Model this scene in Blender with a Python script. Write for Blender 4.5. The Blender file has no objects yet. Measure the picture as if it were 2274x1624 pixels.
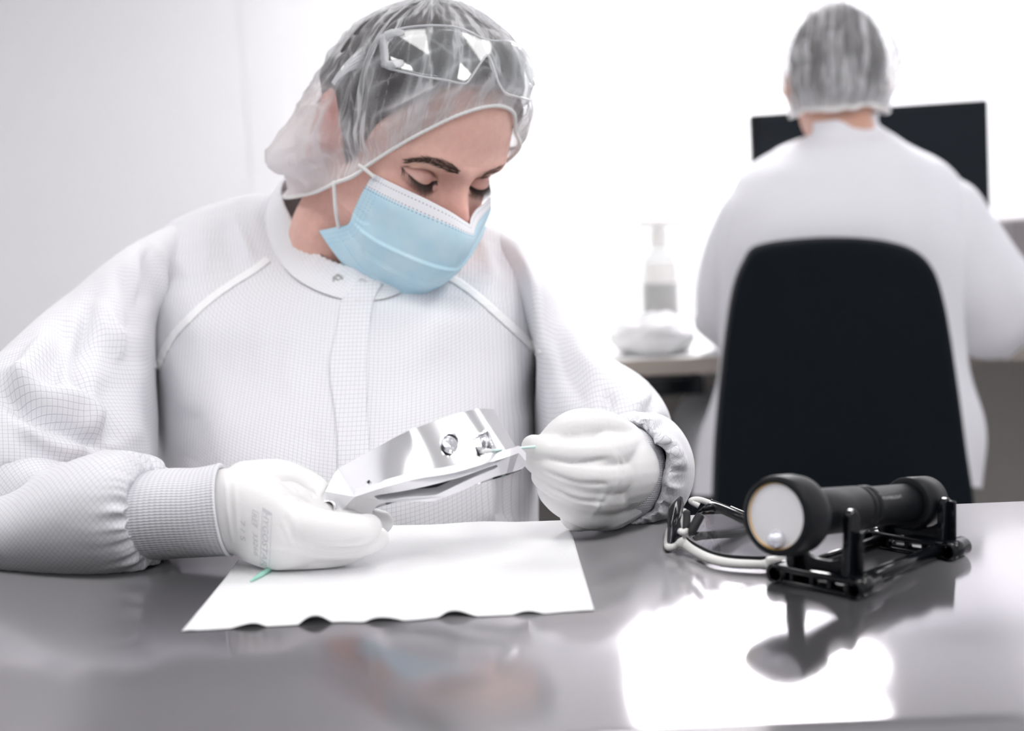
import bpy, bmesh, math, random
import numpy as np
from mathutils import Vector, Matrix
from mathutils.bvhtree import BVHTree
random.seed(7); rng = np.random.default_rng(7)
SC = bpy.context.scene
COL = SC.collection
A_ = np.array
# ------------------------------------------------------------------ camera
F = 2900.0; CX = 1137.0; CY = 812.0; ROLL = 0.042
PITCH = math.atan(327/2900.0); CAM = A_([0.0, 0.0, 0.975])
def _basis():
    fw = A_([0, math.cos(PITCH), -math.sin(PITCH)]); rt = A_([1.0, 0, 0]); up = np.cross(rt, fw)
    c, s = math.cos(ROLL), math.sin(ROLL)
    return c*rt - s*up, s*rt + c*up, fw
CR, CU, CF = _basis()
def proj(p):
    d = np.asarray(p, float) - CAM; z = d @ CF
    return np.stack([CX + F*(d @ CR)/z, CY - F*(d @ CU)/z], -1)
def ray(x, y):
    return CF + CR*(x-CX)/F - CU*(y-CY)/F
def P(x, y, Y):
    v = ray(x, y); return CAM + v*(Y-CAM[1])/v[1]
def PZ(x, y, Z):
    v = ray(x, y); return CAM + v*(Z-CAM[2])/v[2]
cam = bpy.data.cameras.new('camera'); camo = bpy.data.objects.new('camera', cam); COL.objects.link(camo)
cam.sensor_fit = 'HORIZONTAL'; cam.sensor_width = 36.0; cam.lens = F/2274*36.0
m = Matrix.Identity(4)
for i in range(3):
    m[i][0] = CR[i]; m[i][1] = CU[i]; m[i][2] = -CF[i]; m[i][3] = CAM[i]
camo.matrix_world = m
cam.clip_start = 0.02
cam.dof.use_dof = True; cam.dof.focus_distance = 0.955; cam.dof.aperture_fstop = 0.0459/0.0098
cam.dof.aperture_blades = 0
SC.camera = camo
# ------------------------------------------------------------------ object helpers
def link(o, parent=None):
    COL.objects.link(o)
    if parent is not None:
        o.parent = parent
        o.matrix_parent_inverse = parent.matrix_basis.inverted()
    return o
def tag(o, label, cat, group=None):
    o['label'] = label; o['category'] = cat
    if group: o['group'] = group
    return o
def empty(name, loc, label, cat, group=None):
    o = bpy.data.objects.new(name, None); o.location = Vector([float(v) for v in loc]); o.empty_display_size = .05
    COL.objects.link(o)
    return tag(o, label, cat, group)
def mk(name, V, Fc, mat, parent=None, smooth=True, uv=None, col=None, recalc=True, mats=None, fmat=None):
    me = bpy.data.meshes.new(name)
    me.from_pydata([tuple(map(float, v)) for v in V], [], [tuple(map(int, f)) for f in Fc])
    if recalc:
        bm = bmesh.new(); bm.from_mesh(me); bmesh.ops.recalc_face_normals(bm, faces=bm.faces); bm.to_mesh(me); bm.free()
    if uv is not None:
        l = me.uv_layers.new(name='UVMap')
        vi = np.empty(len(me.loops), np.int32); me.loops.foreach_get('vertex_index', vi)
        l.data.foreach_set('uv', np.asarray(uv, np.float32)[vi].ravel())
    if col is not None:
        a = me.color_attributes.new('tint', 'FLOAT_COLOR', 'POINT')
        c4 = np.ones((len(V), 4), np.float32); c4[:, :3] = col
        a.data.foreach_set('color', c4.ravel())
    for q in (mats or [mat]): me.materials.append(q)
    if fmat is not None: me.polygons.foreach_set('material_index', np.asarray(fmat, np.int32))
    if smooth: me.polygons.foreach_set('use_smooth', [True]*len(me.polygons))
    me.update()
    o = bpy.data.objects.new(name, me)
    return link(o, parent)
class MB:
    def __init__(s): s.V = []; s.F = []; s.UV = []
    def add(s, V, Fc, uv=None):
        n = len(s.V); s.V.extend([A_(v, float) for v in V]); s.F.extend([tuple(i+n for i in f) for f in Fc])
        if uv is None: uv = np.zeros((len(V), 2))
        s.UV.extend(list(uv)); return s
    def box(s, c, size, R=None, bev=0.0, seg=2):
        bm = bmesh.new(); bmesh.ops.create_cube(bm, size=1.0)
        for v in bm.verts: v.co = Vector((v.co.x*size[0], v.co.y*size[1], v.co.z*size[2]))
        if bev > 0: bmesh.ops.bevel(bm, geom=bm.edges[:], offset=bev, segments=seg, profile=.5, affect='EDGES')
        bm.verts.index_update()
        V = A_([v.co[:] for v in bm.verts]); Fc = [[v.index for v in f.verts] for f in bm.faces]; bm.free()
        if R is not None: V = V @ np.asarray(R).T
        return s.add(V + A_(c), Fc)
    def tube(s, pts, r, n=12, cap=True, flat=None):
        V, Fc = tube(pts, r, n, cap, flat); return s.add(V, Fc)
    def lathe(s, prof, o, ax, n=40, a0=None):
        V, Fc = lathe(prof, o, ax, n); return s.add(V, Fc)
    def build(s, name, mat, parent=None, smooth=True, **k):
        return mk(name, s.V, s.F, mat, parent, smooth, uv=s.UV, **k)
def nrm(v): v = np.asarray(v, float); return v/np.maximum(np.linalg.norm(v, axis=-1, keepdims=True), 1e-12)
def cr(P0, n, closed=False):
    P0 = np.asarray(P0, float); k = len(P0)
    if closed:
        t = np.arange(n)*k/n; i = np.floor(t).astype(int); f = t-i; I = lambda j: P0[(i+j) % k]
    else:
        t = np.linspace(0, k-1, n); i = np.minimum(np.floor(t).astype(int), k-2); f = t-i
        E = np.concatenate([[2*P0[0]-P0[1]], P0, [2*P0[-1]-P0[-2]]]); I = lambda j: E[np.clip(i+1+j, 0, k+1)]
    f = f.reshape([-1]+[1]*(P0.ndim-1))
    a, b, c, d = I(-1), I(0), I(1), I(2)
    return .5*((2*b)+(c-a)*f+(2*a-5*b+4*c-d)*f*f+(3*b-a-3*c+d)*f**3)
def frames(pts):
    T = nrm(np.gradient(pts, axis=0)); ref = A_([0, 0, 1.0])
    if abs(T[0] @ ref) > .9: ref = A_([1.0, 0, 0])
    N = []; n = nrm(ref - T[0]*(ref @ T[0]))
    for t in T:
        n = nrm(n - t*(n @ t)); N.append(n)
    N = A_(N); return T, N, np.cross(T, N)
def grid_faces(nr, nc, closed=True):
    Fc = []
    for i in range(nr-1):
        for j in range(nc if closed else nc-1):
            j2 = (j+1) % nc
            Fc.append((i*nc+j, i*nc+j2, (i+1)*nc+j2, (i+1)*nc+j))
    return Fc
def tube(pts, r, n=12, cap=True, flat=None):
    pts = np.asarray(pts, float); k = len(pts); r = np.broadcast_to(np.asarray(r, float), (k,))
    T, N, B = frames(pts); th = np.arange(n)*2*math.pi/n
    fl = 1.0 if flat is None else flat
    V = (pts[:, None] + r[:, None, None]*(np.cos(th)[None, :, None]*N[:, None]*fl + np.sin(th)[None, :, None]*B[:, None])).reshape(-1, 3)
    Fc = grid_faces(k, n)
    V = list(V)
    if cap:
        V.append(pts[0]); V.append(pts[-1]); a, b = len(V)-2, len(V)-1
        for j in range(n):
            Fc.append((a, (j+1) % n, j)); Fc.append((b, (k-1)*n+j, (k-1)*n+(j+1) % n))
    return A_(V), Fc
def rtube(pts, r, n=14, m=24):
    """tube through spline points with hemispherical ends"""
    pts = np.asarray(pts, float); r = np.broadcast_to(np.asarray(r, float), (len(pts),))
    q = cr(np.column_stack([pts, r]), m); c, rr = q[:, :3], q[:, 3]
    d0 = nrm(c[0]-c[1]); d1 = nrm(c[-1]-c[-2])
    pre = [(c[0]+d0*rr[0]*math.sin(a), rr[0]*math.cos(a)) for a in (1.5, 1.15, .75, .35)]
    post = [(c[-1]+d1*rr[-1]*math.sin(a), rr[-1]*math.cos(a)) for a in (.35, .75, 1.15, 1.5)]
    C = A_([p for p, _ in pre]+list(c)+[p for p, _ in post]); R = A_([x for _, x in pre]+list(rr)+[x for _, x in post])
    return tube(C, R, n)
def axes(ax):
    ax = nrm(ax); ref = A_([0, 0, 1.0]) if abs(ax[2]) < .9 else A_([1.0, 0, 0])
    u = nrm(np.cross(ref, ax)); return ax, u, np.cross(ax, u)
def lathe(prof, o, ax, n=40):
    ax, u, v = axes(ax); th = np.arange(n)*2*math.pi/n
    V = []
    for t, r in prof:
        for a in th: V.append(A_(o)+ax*t+u*r*math.cos(a)+v*r*math.sin(a))
    return A_(V), grid_faces(len(prof), n)
def remesh(parts, voxel, smooth=2, lam=.5):
    b = MB()
    for V, Fc in parts: b.add(V, Fc)
    me = bpy.data.meshes.new('tmp'); me.from_pydata([tuple(v) for v in b.V], [], b.F)
    bm = bmesh.new(); bm.from_mesh(me); bmesh.ops.recalc_face_normals(bm, faces=bm.faces); bm.to_mesh(me); bm.free()
    o = bpy.data.objects.new('tmp', me); COL.objects.link(o)
    md = o.modifiers.new('r', 'REMESH'); md.mode = 'VOXEL'; md.voxel_size = voxel
    dg = bpy.context.evaluated_depsgraph_get(); dg.update()
    e = o.evaluated_get(dg); m2 = bpy.data.meshes.new_from_object(e)
    V = np.empty(len(m2.vertices)*3); m2.vertices.foreach_get('co', V); V = V.reshape(-1, 3)
    Fc = [tuple(p.vertices) for p in m2.polygons]
    bpy.data.objects.remove(o); bpy.data.meshes.remove(me); bpy.data.meshes.remove(m2)
    return lap(V, Fc, smooth, lam), Fc
def edges_of(Fc):
    E = set()
    for f in Fc:
        for a, b in zip(f, f[1:]+f[:1]): E.add((a, b) if a < b else (b, a))
    return np.array(list(E))
def lap(V, Fc, it, lam=.5, mask=None):
    if it <= 0: return V
    E = edges_of([tuple(f) for f in Fc]); n = len(V); cnt = np.bincount(E.ravel(), minlength=n).astype(float)
    for _ in range(it):
        S = np.stack([np.bincount(E[:, 0], V[E[:, 1], k], n)+np.bincount(E[:, 1], V[E[:, 0], k], n) for k in range(3)], 1)
        D = (S/np.maximum(cnt, 1)[:, None]-V)*lam
        V = V + (D if mask is None else D*mask[:, None])
    return V
def vnormals(V, Fc):
    N = np.zeros_like(V)
    q = A_([f if len(f) == 4 else (f[0], f[1], f[2], f[2]) for f in Fc])
    n = np.cross(V[q[:, 2]]-V[q[:, 0]], V[q[:, 3]]-V[q[:, 1]])
    n3 = np.cross(V[q[:, 1]]-V[q[:, 0]], V[q[:, 2]]-V[q[:, 0]])
    tri = q[:, 2] == q[:, 3]; n[tri] = n3[tri]
    for k in range(4): np.add.at(N, q[:, k], n)
    return nrm(N)
def pldist(Q, L):
    L = np.asarray(L, float); best = np.full(len(Q), 1e9); bt = np.zeros(len(Q)); m_ = len(L)-1
    for i in range(m_):
        a, b = L[i], L[i+1]; ab = b-a; t = np.clip(((Q-a) @ ab)/(ab @ ab), 0, 1)
        d = np.linalg.norm(Q-(a+t[:, None]*ab), axis=1); k = d < best; best[k] = d[k]; bt[k] = (i+t[k])/m_
    return best, bt
def folds(V, Fc, strokes):
    """raise ridges (+) or press valleys (-) into cloth: stroke = (polyline, width, height)"""
    N = vnormals(V, Fc); vd = nrm(V-CAM)
    if (N*vd).sum(1).mean() > 0 and False: N = -N
    c = V.mean(0)
    if ((V-c)*N).sum() < 0: N = -N
    front = np.clip(-(N*vd).sum(1)*3, 0, 1); Q = proj(V); H = np.zeros(len(V))
    for L, w, h in strokes:
        d, t = pldist(Q, cr(L, 24) if len(L) > 2 else L)
        H += h*np.exp(-(d/w)**2)*np.clip(np.minimum(t, 1-t)*5+.15, 0, 1)
    return V + N*(H*front)[:, None]
def vnoise(X, seed=0):
    """smooth value noise, X in cells"""
    r = np.random.default_rng(seed); T = r.random(4096)*2-1
    X = np.asarray(X, float); i = np.floor(X).astype(np.int64); f = X-i; f = f*f*(3-2*f)
    def h(a, b, c): return T[(a*73856093 ^ b*19349663 ^ c*83492791) & 4095]
    o = 0
    for dx in (0, 1):
        for dy in (0, 1):
            for dz in (0, 1):
                w = (f[:, 0] if dx else 1-f[:, 0])*(f[:, 1] if dy else 1-f[:, 1])*(f[:, 2] if dz else 1-f[:, 2])
                o = o + w*h(i[:, 0]+dx, i[:, 1]+dy, i[:, 2]+dz)
    return o
def bvh(V, Fc): return BVHTree.FromPolygons([Vector(v) for v in V], [tuple(f) for f in Fc])
def hit(bv, x, y, off=0.0, dflt=None):
    v = nrm(ray(x, y)); h = bv.ray_cast(Vector(CAM), Vector(v))
    if h[0] is None: return dflt
    return A_(h[0])-v*off
def ptube(st, n=72, m=60, power=2.0):
    """sleeve-like tube. station: (top px, bottom px, Y, depth radius, sx, sy) sx,sy = where the near side sits"""
    q = []
    for s in st:
        a, b, Y, r = s[:4]; sx = s[4] if len(s) > 4 else 0; sy = s[5] if len(s) > 5 else 0
        pa, pb = P(a[0], a[1], Y), P(b[0], b[1], Y); c = (pa+pb)/2; mx = ((a[0]+b[0])/2+sx, (a[1]+b[1])/2+sy)
        q.append(np.concatenate([c, (pa-pb)/2, P(mx[0], mx[1], Y-r)-c]))
    q = cr(q, m); th = np.arange(n)*2*math.pi/n
    co, si = np.cos(th), np.sin(th)
    if power != 2.0:
        co = np.sign(co)*np.abs(co)**(2/power); si = np.sign(si)*np.abs(si)**(2/power)
    V = q[:, None, :3]+co[None, :, None]*q[:, None, 3:6]+si[None, :, None]*q[:, None, 6:9]
    per = np.linalg.norm(np.diff(V[:, :, :], axis=0), axis=2).mean(1); v = np.concatenate([[0], np.cumsum(per)])
    rad = (np.linalg.norm(q[:, 3:6], axis=1)+np.linalg.norm(q[:, 6:9], axis=1))/2
    u = np.where(th > math.pi*1.5, th-2*math.pi, th)-math.pi/2
    UV = np.stack([np.broadcast_to(v[:, None], (m, n)), rad.mean()*np.broadcast_to(u[None], (m, n))], -1).reshape(-1, 2)
    return V.reshape(-1, 3), grid_faces(m, n), UV
def ctube(st, n=72, m=50):
    """tube whose rings face the viewer's side: station (cx, cy, Y, rx, ry, k) k = depth change per metre to the right"""
    q = A_([list(s)+[0]*(6-len(s)) for s in st], float); q = cr(q, m); th = np.arange(n)*2*math.pi/n
    V = []
    for cx, cy, Y, rx, ry, k in q:
        for a in th:
            dx = rx*math.cos(a); V.append(P(cx+dx, cy-ry*math.sin(a), Y+k*dx*Y/F))
    V = A_(V); G = V.reshape(m, n, 3)
    v = np.concatenate([[0], np.cumsum(np.linalg.norm(np.diff(G, axis=0), axis=2).mean(1))])
    UV = np.stack([np.broadcast_to(v[:, None], (m, n)), np.broadcast_to((th*.045)[None], (m, n))], -1).reshape(-1, 2)
    return V, grid_faces(m, n), UV
def loft8(rings, n=160, m=120):
    """rings: list of lists of (x,y,Y)"""
    C = A_([[P(*p) for p in r] for r in rings])            # nr,nc,3
    C = np.stack([cr(r, n, True) for r in C]); V = cr(C, m)
    return V.reshape(-1, 3), grid_faces(m, n)
def patch(bv, G, off=.0015, skirt=.003):
    """sheet lying on a surface: G = nr x nc grid of picture points"""
    nr, nc = G.shape[:2]; V = np.zeros((nr, nc, 3)); last = None
    for i in range(nr):
        for j in range(nc):
            h = hit(bv, G[i, j, 0], G[i, j, 1], off)
            if h is None: h = last if last is not None else P(G[i, j, 0], G[i, j, 1], 1.1)
            V[i, j] = last = h
    W = V + nrm(V-CAM)*skirt
    n = nr*nc; VV = np.concatenate([V.reshape(-1, 3), W.reshape(-1, 3)]); Fc = grid_faces(nr, nc, False)
    Fc += [tuple(i+n for i in f[::-1]) for f in grid_faces(nr, nc, False)]
    B = [(0, j) for j in range(nc)]+[(i, nc-1) for i in range(1, nr)]+[(nr-1, j) for j in range(nc-2, -1, -1)]+[(i, 0) for i in range(nr-2, 0, -1)]
    I = [a*nc+b for a, b in B]
    for a, b in zip(I, I[1:]+I[:1]): Fc.append((a, b, b+n, a+n))
    uu = np.stack(np.meshgrid(np.linspace(0, 1, nc), np.linspace(0, 1, nr)), -1).reshape(-1, 2)
    return VV, Fc, np.concatenate([uu, uu])
# ------------------------------------------------------------------ materials
def srgb(r, g, b):
    f = lambda c: (c/255/12.92 if c/255 <= .04045 else ((c/255+.055)/1.055)**2.4)
    return (f(r), f(g), f(b), 1)
def pm(name, col, rough=.5, metal=0.0, **k):
    mt = bpy.data.materials.new(name); mt.use_nodes = True
    b = mt.node_tree.nodes['Principled BSDF']
    b.inputs['Base Color'].default_value = tuple(col)[:3]+(1,)
    b.inputs['Roughness'].default_value = rough; b.inputs['Metallic'].default_value = metal
    for kk, v in k.items(): b.inputs[kk.replace('_', ' ')].default_value = v
    return mt
class NT:
    def __init__(s, mt): s.t = mt.node_tree; s.b = s.t.nodes.get('Principled BSDF'); s.out = s.t.nodes['Material Output']
    def n(s, typ, **k):
        nd = s.t.nodes.new(typ)
        for kk, v in k.items(): setattr(nd, kk, v)
        return nd
    def l(s, a, b): s.t.links.new(a, b)
    def math(s, op, a, b=None, c=None):
        nd = s.n('ShaderNodeMath', operation=op)
        for i, x in enumerate((a, b, c)):
            if x is None: continue
            if isinstance(x, (int, float)): nd.inputs[i].default_value = x
            else: s.l(x, nd.inputs[i])
        return nd.outputs[0]
    def noise(s, vec, scale, detail=4, rough=.5):
        nd = s.n('ShaderNodeTexNoise'); nd.inputs['Scale'].default_value = scale; nd.inputs['Detail'].default_value = detail
        nd.inputs['Roughness'].default_value = rough
        if vec is not None: s.l(vec, nd.inputs['Vector'])
        return nd.outputs['Fac']
    def coord(s, which='Object'): return s.n('ShaderNodeTexCoord').outputs[which]
    def mapping(s, vec, scale=(1, 1, 1), rot=(0, 0, 0)):
        nd = s.n('ShaderNodeMapping'); nd.inputs['Scale'].default_value = scale; nd.inputs['Rotation'].default_value = rot
        s.l(vec, nd.inputs['Vector']); return nd.outputs[0]
    def ramp(s, fac, stops):
        nd = s.n('ShaderNodeValToRGB'); el = nd.color_ramp.elements
        while len(el) < len(stops): el.new(.5)
        for e, (p, c) in zip(el, stops): e.position = p; e.color = tuple(c)[:3]+(1,) if not isinstance(c, (int, float)) else (c, c, c, 1)
        s.l(fac, nd.inputs[0]); return nd.outputs[0]
    def mix(s, fac, a, b):
        nd = s.n('ShaderNodeMix', data_type='RGBA')
        for i, x in ((0, fac), (6, a), (7, b)):
            if isinstance(x, (int, float)): nd.inputs[i].default_value = x
            elif isinstance(x, tuple): nd.inputs[i].default_value = tuple(x)[:3]+(1,)
            else: s.l(x, nd.inputs[i])
        return nd.outputs[2]
    def bump(s, h, strength=.3, dist=.001):
        nd = s.n('ShaderNodeBump'); nd.inputs['Strength'].default_value = strength; nd.inputs['Distance'].default_value = dist
        s.l(h, nd.inputs['Height']); s.l(nd.outputs[0], s.b.inputs['Normal']); return nd
def m_cloth(name, rot=0.0, base=(.80, .80, .825), line=(.55, .55, .61), cell=.0036, lw=.085):
    mt = pm(name, base, .85); t = NT(mt); t.b.inputs['Sheen Weight'].default_value = .1
    uv = t.mapping(t.coord('UV'), (1/cell,)*3, (0, 0, rot))
    sep = t.n('ShaderNodeSeparateXYZ'); t.l(uv, sep.inputs[0])
    def ln(o): return t.math('LESS_THAN', t.math('ABSOLUTE', t.math('SUBTRACT', t.math('FRACT', o), .5)), lw/2)
    g = t.math('MAXIMUM', ln(sep.outputs[0]), ln(sep.outputs[1]))
    t.l(t.mix(g, base, line), t.b.inputs['Base Color'])
    n1 = t.noise(t.coord('Object'), 14, 3); n2 = t.noise(t.coord('Object'), 60, 2)
    t.bump(t.math('ADD', n1, t.math('MULTIPLY', n2, .15)), .35, .012)
    return mt
M = {}
M['gown'] = m_cloth('gown fabric')
M['sleeve'] = m_cloth('sleeve fabric', .72)
M['coat'] = pm('coat fabric', (.80, .80, .84), .9)
M['collar'] = m_cloth('collar fabric', .3, base=(.82, .82, .84), line=(.62, .62, .68))
def m_knit():
    mt = pm('knit cuff', (.80, .80, .84), .9); t = NT(mt); uv = t.coord('UV'); sep = t.n('ShaderNodeSeparateXYZ'); t.l(uv, sep.inputs[0])
    a = t.math('SINE', t.math('MULTIPLY', sep.outputs[1], 2*math.pi/.0021)); b = t.math('SINE', t.math('MULTIPLY', sep.outputs[0], 2*math.pi/.0034))
    nz = t.noise(t.mapping(uv, (170, 60, 1)), 1.0, 2)
    dark = t.math('MULTIPLY', t.math('GREATER_THAN', a, .45), t.math('GREATER_THAN', t.math('ADD', b, t.math('MULTIPLY', nz, 1.2)), .75))
    t.l(t.mix(dark, (.82, .82, .85), (.60, .60, .66)), t.b.inputs['Base Color']); t.bump(t.math('ADD', a, t.math('MULTIPLY', b, .4)), .35, .0007); return mt
M['knit'] = m_knit()
def m_glove():
    mt = pm('glove latex', (.90, .89, .89), .42, Subsurface_Weight=.15, Subsurface_Radius=(.01, .008, .007), Subsurface_Scale=.3)
    t = NT(mt); c = t.coord('Object'); t.bump(t.math('ADD', t.noise(c, 60, 3), t.math('MULTIPLY', t.noise(c, 260, 2), .25)), .22, .003); return mt
M['glove'] = m_glove()
M['print'] = pm('grey print', (.66, .66, .69), .6)
def m_skin(name='skin'):
    mt = pm(name, (.6, .38, .3), .48, Subsurface_Weight=.25, Subsurface_Radius=(.012, .005, .003), Subsurface_Scale=.5)
    t = NT(mt); at = t.n('ShaderNodeAttribute', attribute_name='tint'); c = t.coord('Object')
    n1 = t.noise(c, 160, 3, .6); n2 = t.noise(c, 900, 2)
    cc = t.n('ShaderNodeMix', data_type='RGBA', blend_type='MULTIPLY'); cc.inputs[0].default_value = 1.0
    t.l(at.outputs['Color'], cc.inputs[6]); t.l(t.ramp(n1, [(.25, (.93, .90, .89)), (.75, (1.05, 1.03, 1.02))]), cc.inputs[7])
    t.l(cc.outputs[2], t.b.inputs['Base Color']); t.bump(t.math('ADD', n2, t.math('MULTIPLY', n1, .6)), .10, .0006); return mt
M['skin'] = m_skin()
def m_hair():
    mt = pm('hair', (.035, .026, .026), .5, Specular_IOR_Level=.3); t = NT(mt); uv = t.mapping(t.coord('UV'), (90, 3, 1)); n = t.noise(uv, 1.0, 4, .6)
    t.l(t.ramp(n, [(.3, (.010, .008, .009)), (.7, (.048, .037, .036))]), t.b.inputs['Base Color']); t.bump(n, .6, .002); return mt
M['hair'] = m_hair()
M['brow'] = pm('brow hair', (.085, .050, .038), .7)
M['lash'] = pm('lash hair', (.045, .032, .027), .6)
def m_net():
    mt = bpy.data.materials.new('hairnet fleece'); mt.use_nodes = True; t = NT(mt)
    t.t.nodes.remove(t.b); uv = t.coord('UV'); ob = t.coord('Object')
    st = t.noise(t.mapping(uv, (26, 1.6, 1)), 1.0, 3, .55)          # gathered, doubled cloth: streaks running away from the elastic
    st2 = t.noise(t.mapping(uv, (9, 2.2, 1), (0, 0, .5)), 1.0, 2, .5)
    fib = t.noise(ob, 900, 2, .7); fib2 = t.noise(t.mapping(ob, (300, 900, 500), (.4, .7, .2)), 1.0, 2)
    a = t.ramp(st, [(.40, .0), (.54, .10), (.60, .82), (.64, .26), (.72, .50)]); b = t.ramp(st2, [(.48, .0), (.585, .15), (.615, .50), (.65, .08)])
    f = t.math('ADD', t.math('ADD', a, b), t.math('MULTIPLY', t.math('ADD', fib, fib2), .15))
    sep = t.n('ShaderNodeSeparateXYZ'); t.l(uv, sep.inputs[0])
    rim = t.ramp(sep.outputs[1], [(0.0, .55), (.05, .38), (.16, .10), (.3, .0)])
    at = t.n('ShaderNodeAttribute', attribute_name='tint'); sc = t.n('ShaderNodeSeparateColor'); t.l(at.outputs['Color'], sc.inputs[0])
    f = t.math('ADD', f, rim); f = t.math('ADD', f, t.math('SUBTRACT', sc.outputs[0], .55))
    fn = t.math('MINIMUM', t.math('MAXIMUM', f, .07), .97)
    d = t.n('ShaderNodeBsdfDiffuse'); d.inputs[0].default_value = (.86, .86, .88, 1); tl = t.n('ShaderNodeBsdfTranslucent'); tl.inputs[0].default_value = (.86, .86, .88, 1)
    mx = t.n('ShaderNodeMixShader'); mx.inputs[0].default_value = .4; t.l(d.outputs[0], mx.inputs[1]); t.l(tl.outputs[0], mx.inputs[2])
    tr = t.n('ShaderNodeBsdfTransparent'); m2 = t.n('ShaderNodeMixShader'); t.l(fn, m2.inputs[0]); t.l(tr.outputs[0], m2.inputs[1]); t.l(mx.outputs[0], m2.inputs[2])
    bp = t.n('ShaderNodeBump'); bp.inputs['Strength'].default_value = .5; bp.inputs['Distance'].default_value = .004; t.l(st, bp.inputs['Height'])
    t.l(bp.outputs[0], d.inputs['Normal']); t.l(m2.outputs[0], t.out.inputs[0]); return mt
M['net'] = m_net()
def m_clear(name, tint=(1, 1, 1), rough=.0, ior=1.5, haze=0.0):
    mt = bpy.data.materials.new(name); mt.use_nodes = True; t = NT(mt); t.t.nodes.remove(t.b)
    tr = t.n('ShaderNodeBsdfTransparent'); tr.inputs[0].default_value = tuple(tint)+(1,)
    gl = t.n('ShaderNodeBsdfGlossy'); gl.inputs['Roughness'].default_value = rough; gl.inputs[0].default_value = (1, 1, 1, 1)
    fr = t.n('ShaderNodeFresnel'); ge = t.n('ShaderNodeNewGeometry'); t.l(t.math('ADD', t.math('MULTIPLY', ge.outputs['Backfacing'], 1/ior-ior), ior), fr.inputs[0]); mx = t.n('ShaderNodeMixShader')
    t.l(fr.outputs[0], mx.inputs[0]); t.l(tr.outputs[0], mx.inputs[1]); t.l(gl.outputs[0], mx.inputs[2]); last = mx.outputs[0]
    if haze > 0:
        df = t.n('ShaderNodeBsdfDiffuse'); df.inputs[0].default_value = (.85, .86, .88, 1); m3 = t.n('ShaderNodeMixShader'); m3.inputs[0].default_value = haze
        t.l(last, m3.inputs[1]); t.l(df.outputs[0], m3.inputs[2]); last = m3.outputs[0]
    t.l(last, t.out.inputs[0]); return mt
M['clear'] = m_clear('clear polycarbonate', (.97, .98, .98), .01, 1.55, .02)
M['clearedge'] = m_clear('clear plastic edge', (.97, .975, .98), .05, 1.5, .42)
M['smoke'] = m_clear('smoked lens', (.62, .62, .64), .01, 1.45)
M['smoke2'] = m_clear('smoked lens inner', (.20, .20, .23), .02, 1.45)
def m_mask():
    mt = pm('mask fleece', (.5, .72, .86), .9, Subsurface_Weight=.1, Subsurface_Radius=(.01, .01, .01), Subsurface_Scale=.2); t = NT(mt)
    sep = t.n('ShaderNodeSeparateXYZ'); t.l(t.coord('UV'), sep.inputs[0]); u, v = sep.outputs[0], sep.outputs[1]
    blot = t.noise(t.coord('Object'), 40, 3); c = t.mix(t.ramp(blot, [(.35, .0), (.7, .55)]), (.52, .765, .90), (.73, .875, .93))
    c = t.mix(t.math('LESS_THAN', v, .135), c, (.86, .87, .91))
    def dash(v0, w, per, duty=.45):
        return t.math('MULTIPLY', t.math('LESS_THAN', t.math('ABSOLUTE', t.math('SUBTRACT', v, v0)), w), t.math('LESS_THAN', t.math('FRACT', t.math('MULTIPLY', u, per)), duty))
    d = t.math('MAXIMUM', dash(.045, .005, 64), t.math('MAXIMUM', dash(.125, .005, 64), dash(.15, .005, 64)))
    side = t.math('MULTIPLY', t.math('LESS_THAN', u, .085), t.math('MULTIPLY', t.math('LESS_THAN', t.math('FRACT', t.math('MULTIPLY', u, 45)), .22), t.math('LESS_THAN', t.math('FRACT', t.math('MULTIPLY', v, 34)), .3)))
    c = t.mix(t.math('MULTIPLY', d, .75), c, (.22, .25, .33)); c = t.mix(t.math('MULTIPLY', side, .5), c, (.2, .42, .66))
    t.l(c, t.b.inputs['Base Color']); t.bump(t.noise(t.coord('Object'), 700, 2), .12, .0008); return mt
M['mask'] = m_mask()
M['white_elastic'] = pm('white elastic', (.84, .83, .82), .8)
M['white_plastic'] = pm('white plastic', (.84, .83, .81), .35)
M['black_plastic'] = pm('black plastic', (.004, .005, .007), .16, Specular_IOR_Level=.35)
M['black_matte'] = pm('black anodised', (.007, .008, .010), .42, Specular_IOR_Level=.16)
M['rubber'] = pm('black rubber', (.012, .012, .014), .6)
M['metal'] = pm('snap metal', (.6, .6, .6), .25, 1.0)
M['green'] = pm('green plastic', (.40, .78, .64), .4)
M['pale_green'] = pm('pale green plastic', (.66, .90, .83), .4)
M['tape'] = pm('white seam tape', (.90, .90, .91), .7)
def m_alu():
    mt = pm('machined aluminium', (.93, .93, .95), .17, 1.0); t = NT(mt)
    n = t.noise(t.mapping(t.coord('Object'), (40, 40, 900)), 1.0, 2); t.bump(n, .03, .0005); return mt
M['alu'] = m_alu()
M['alu_satin'] = pm('blasted aluminium', (.86, .86, .88), .5, 1.0)
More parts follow.
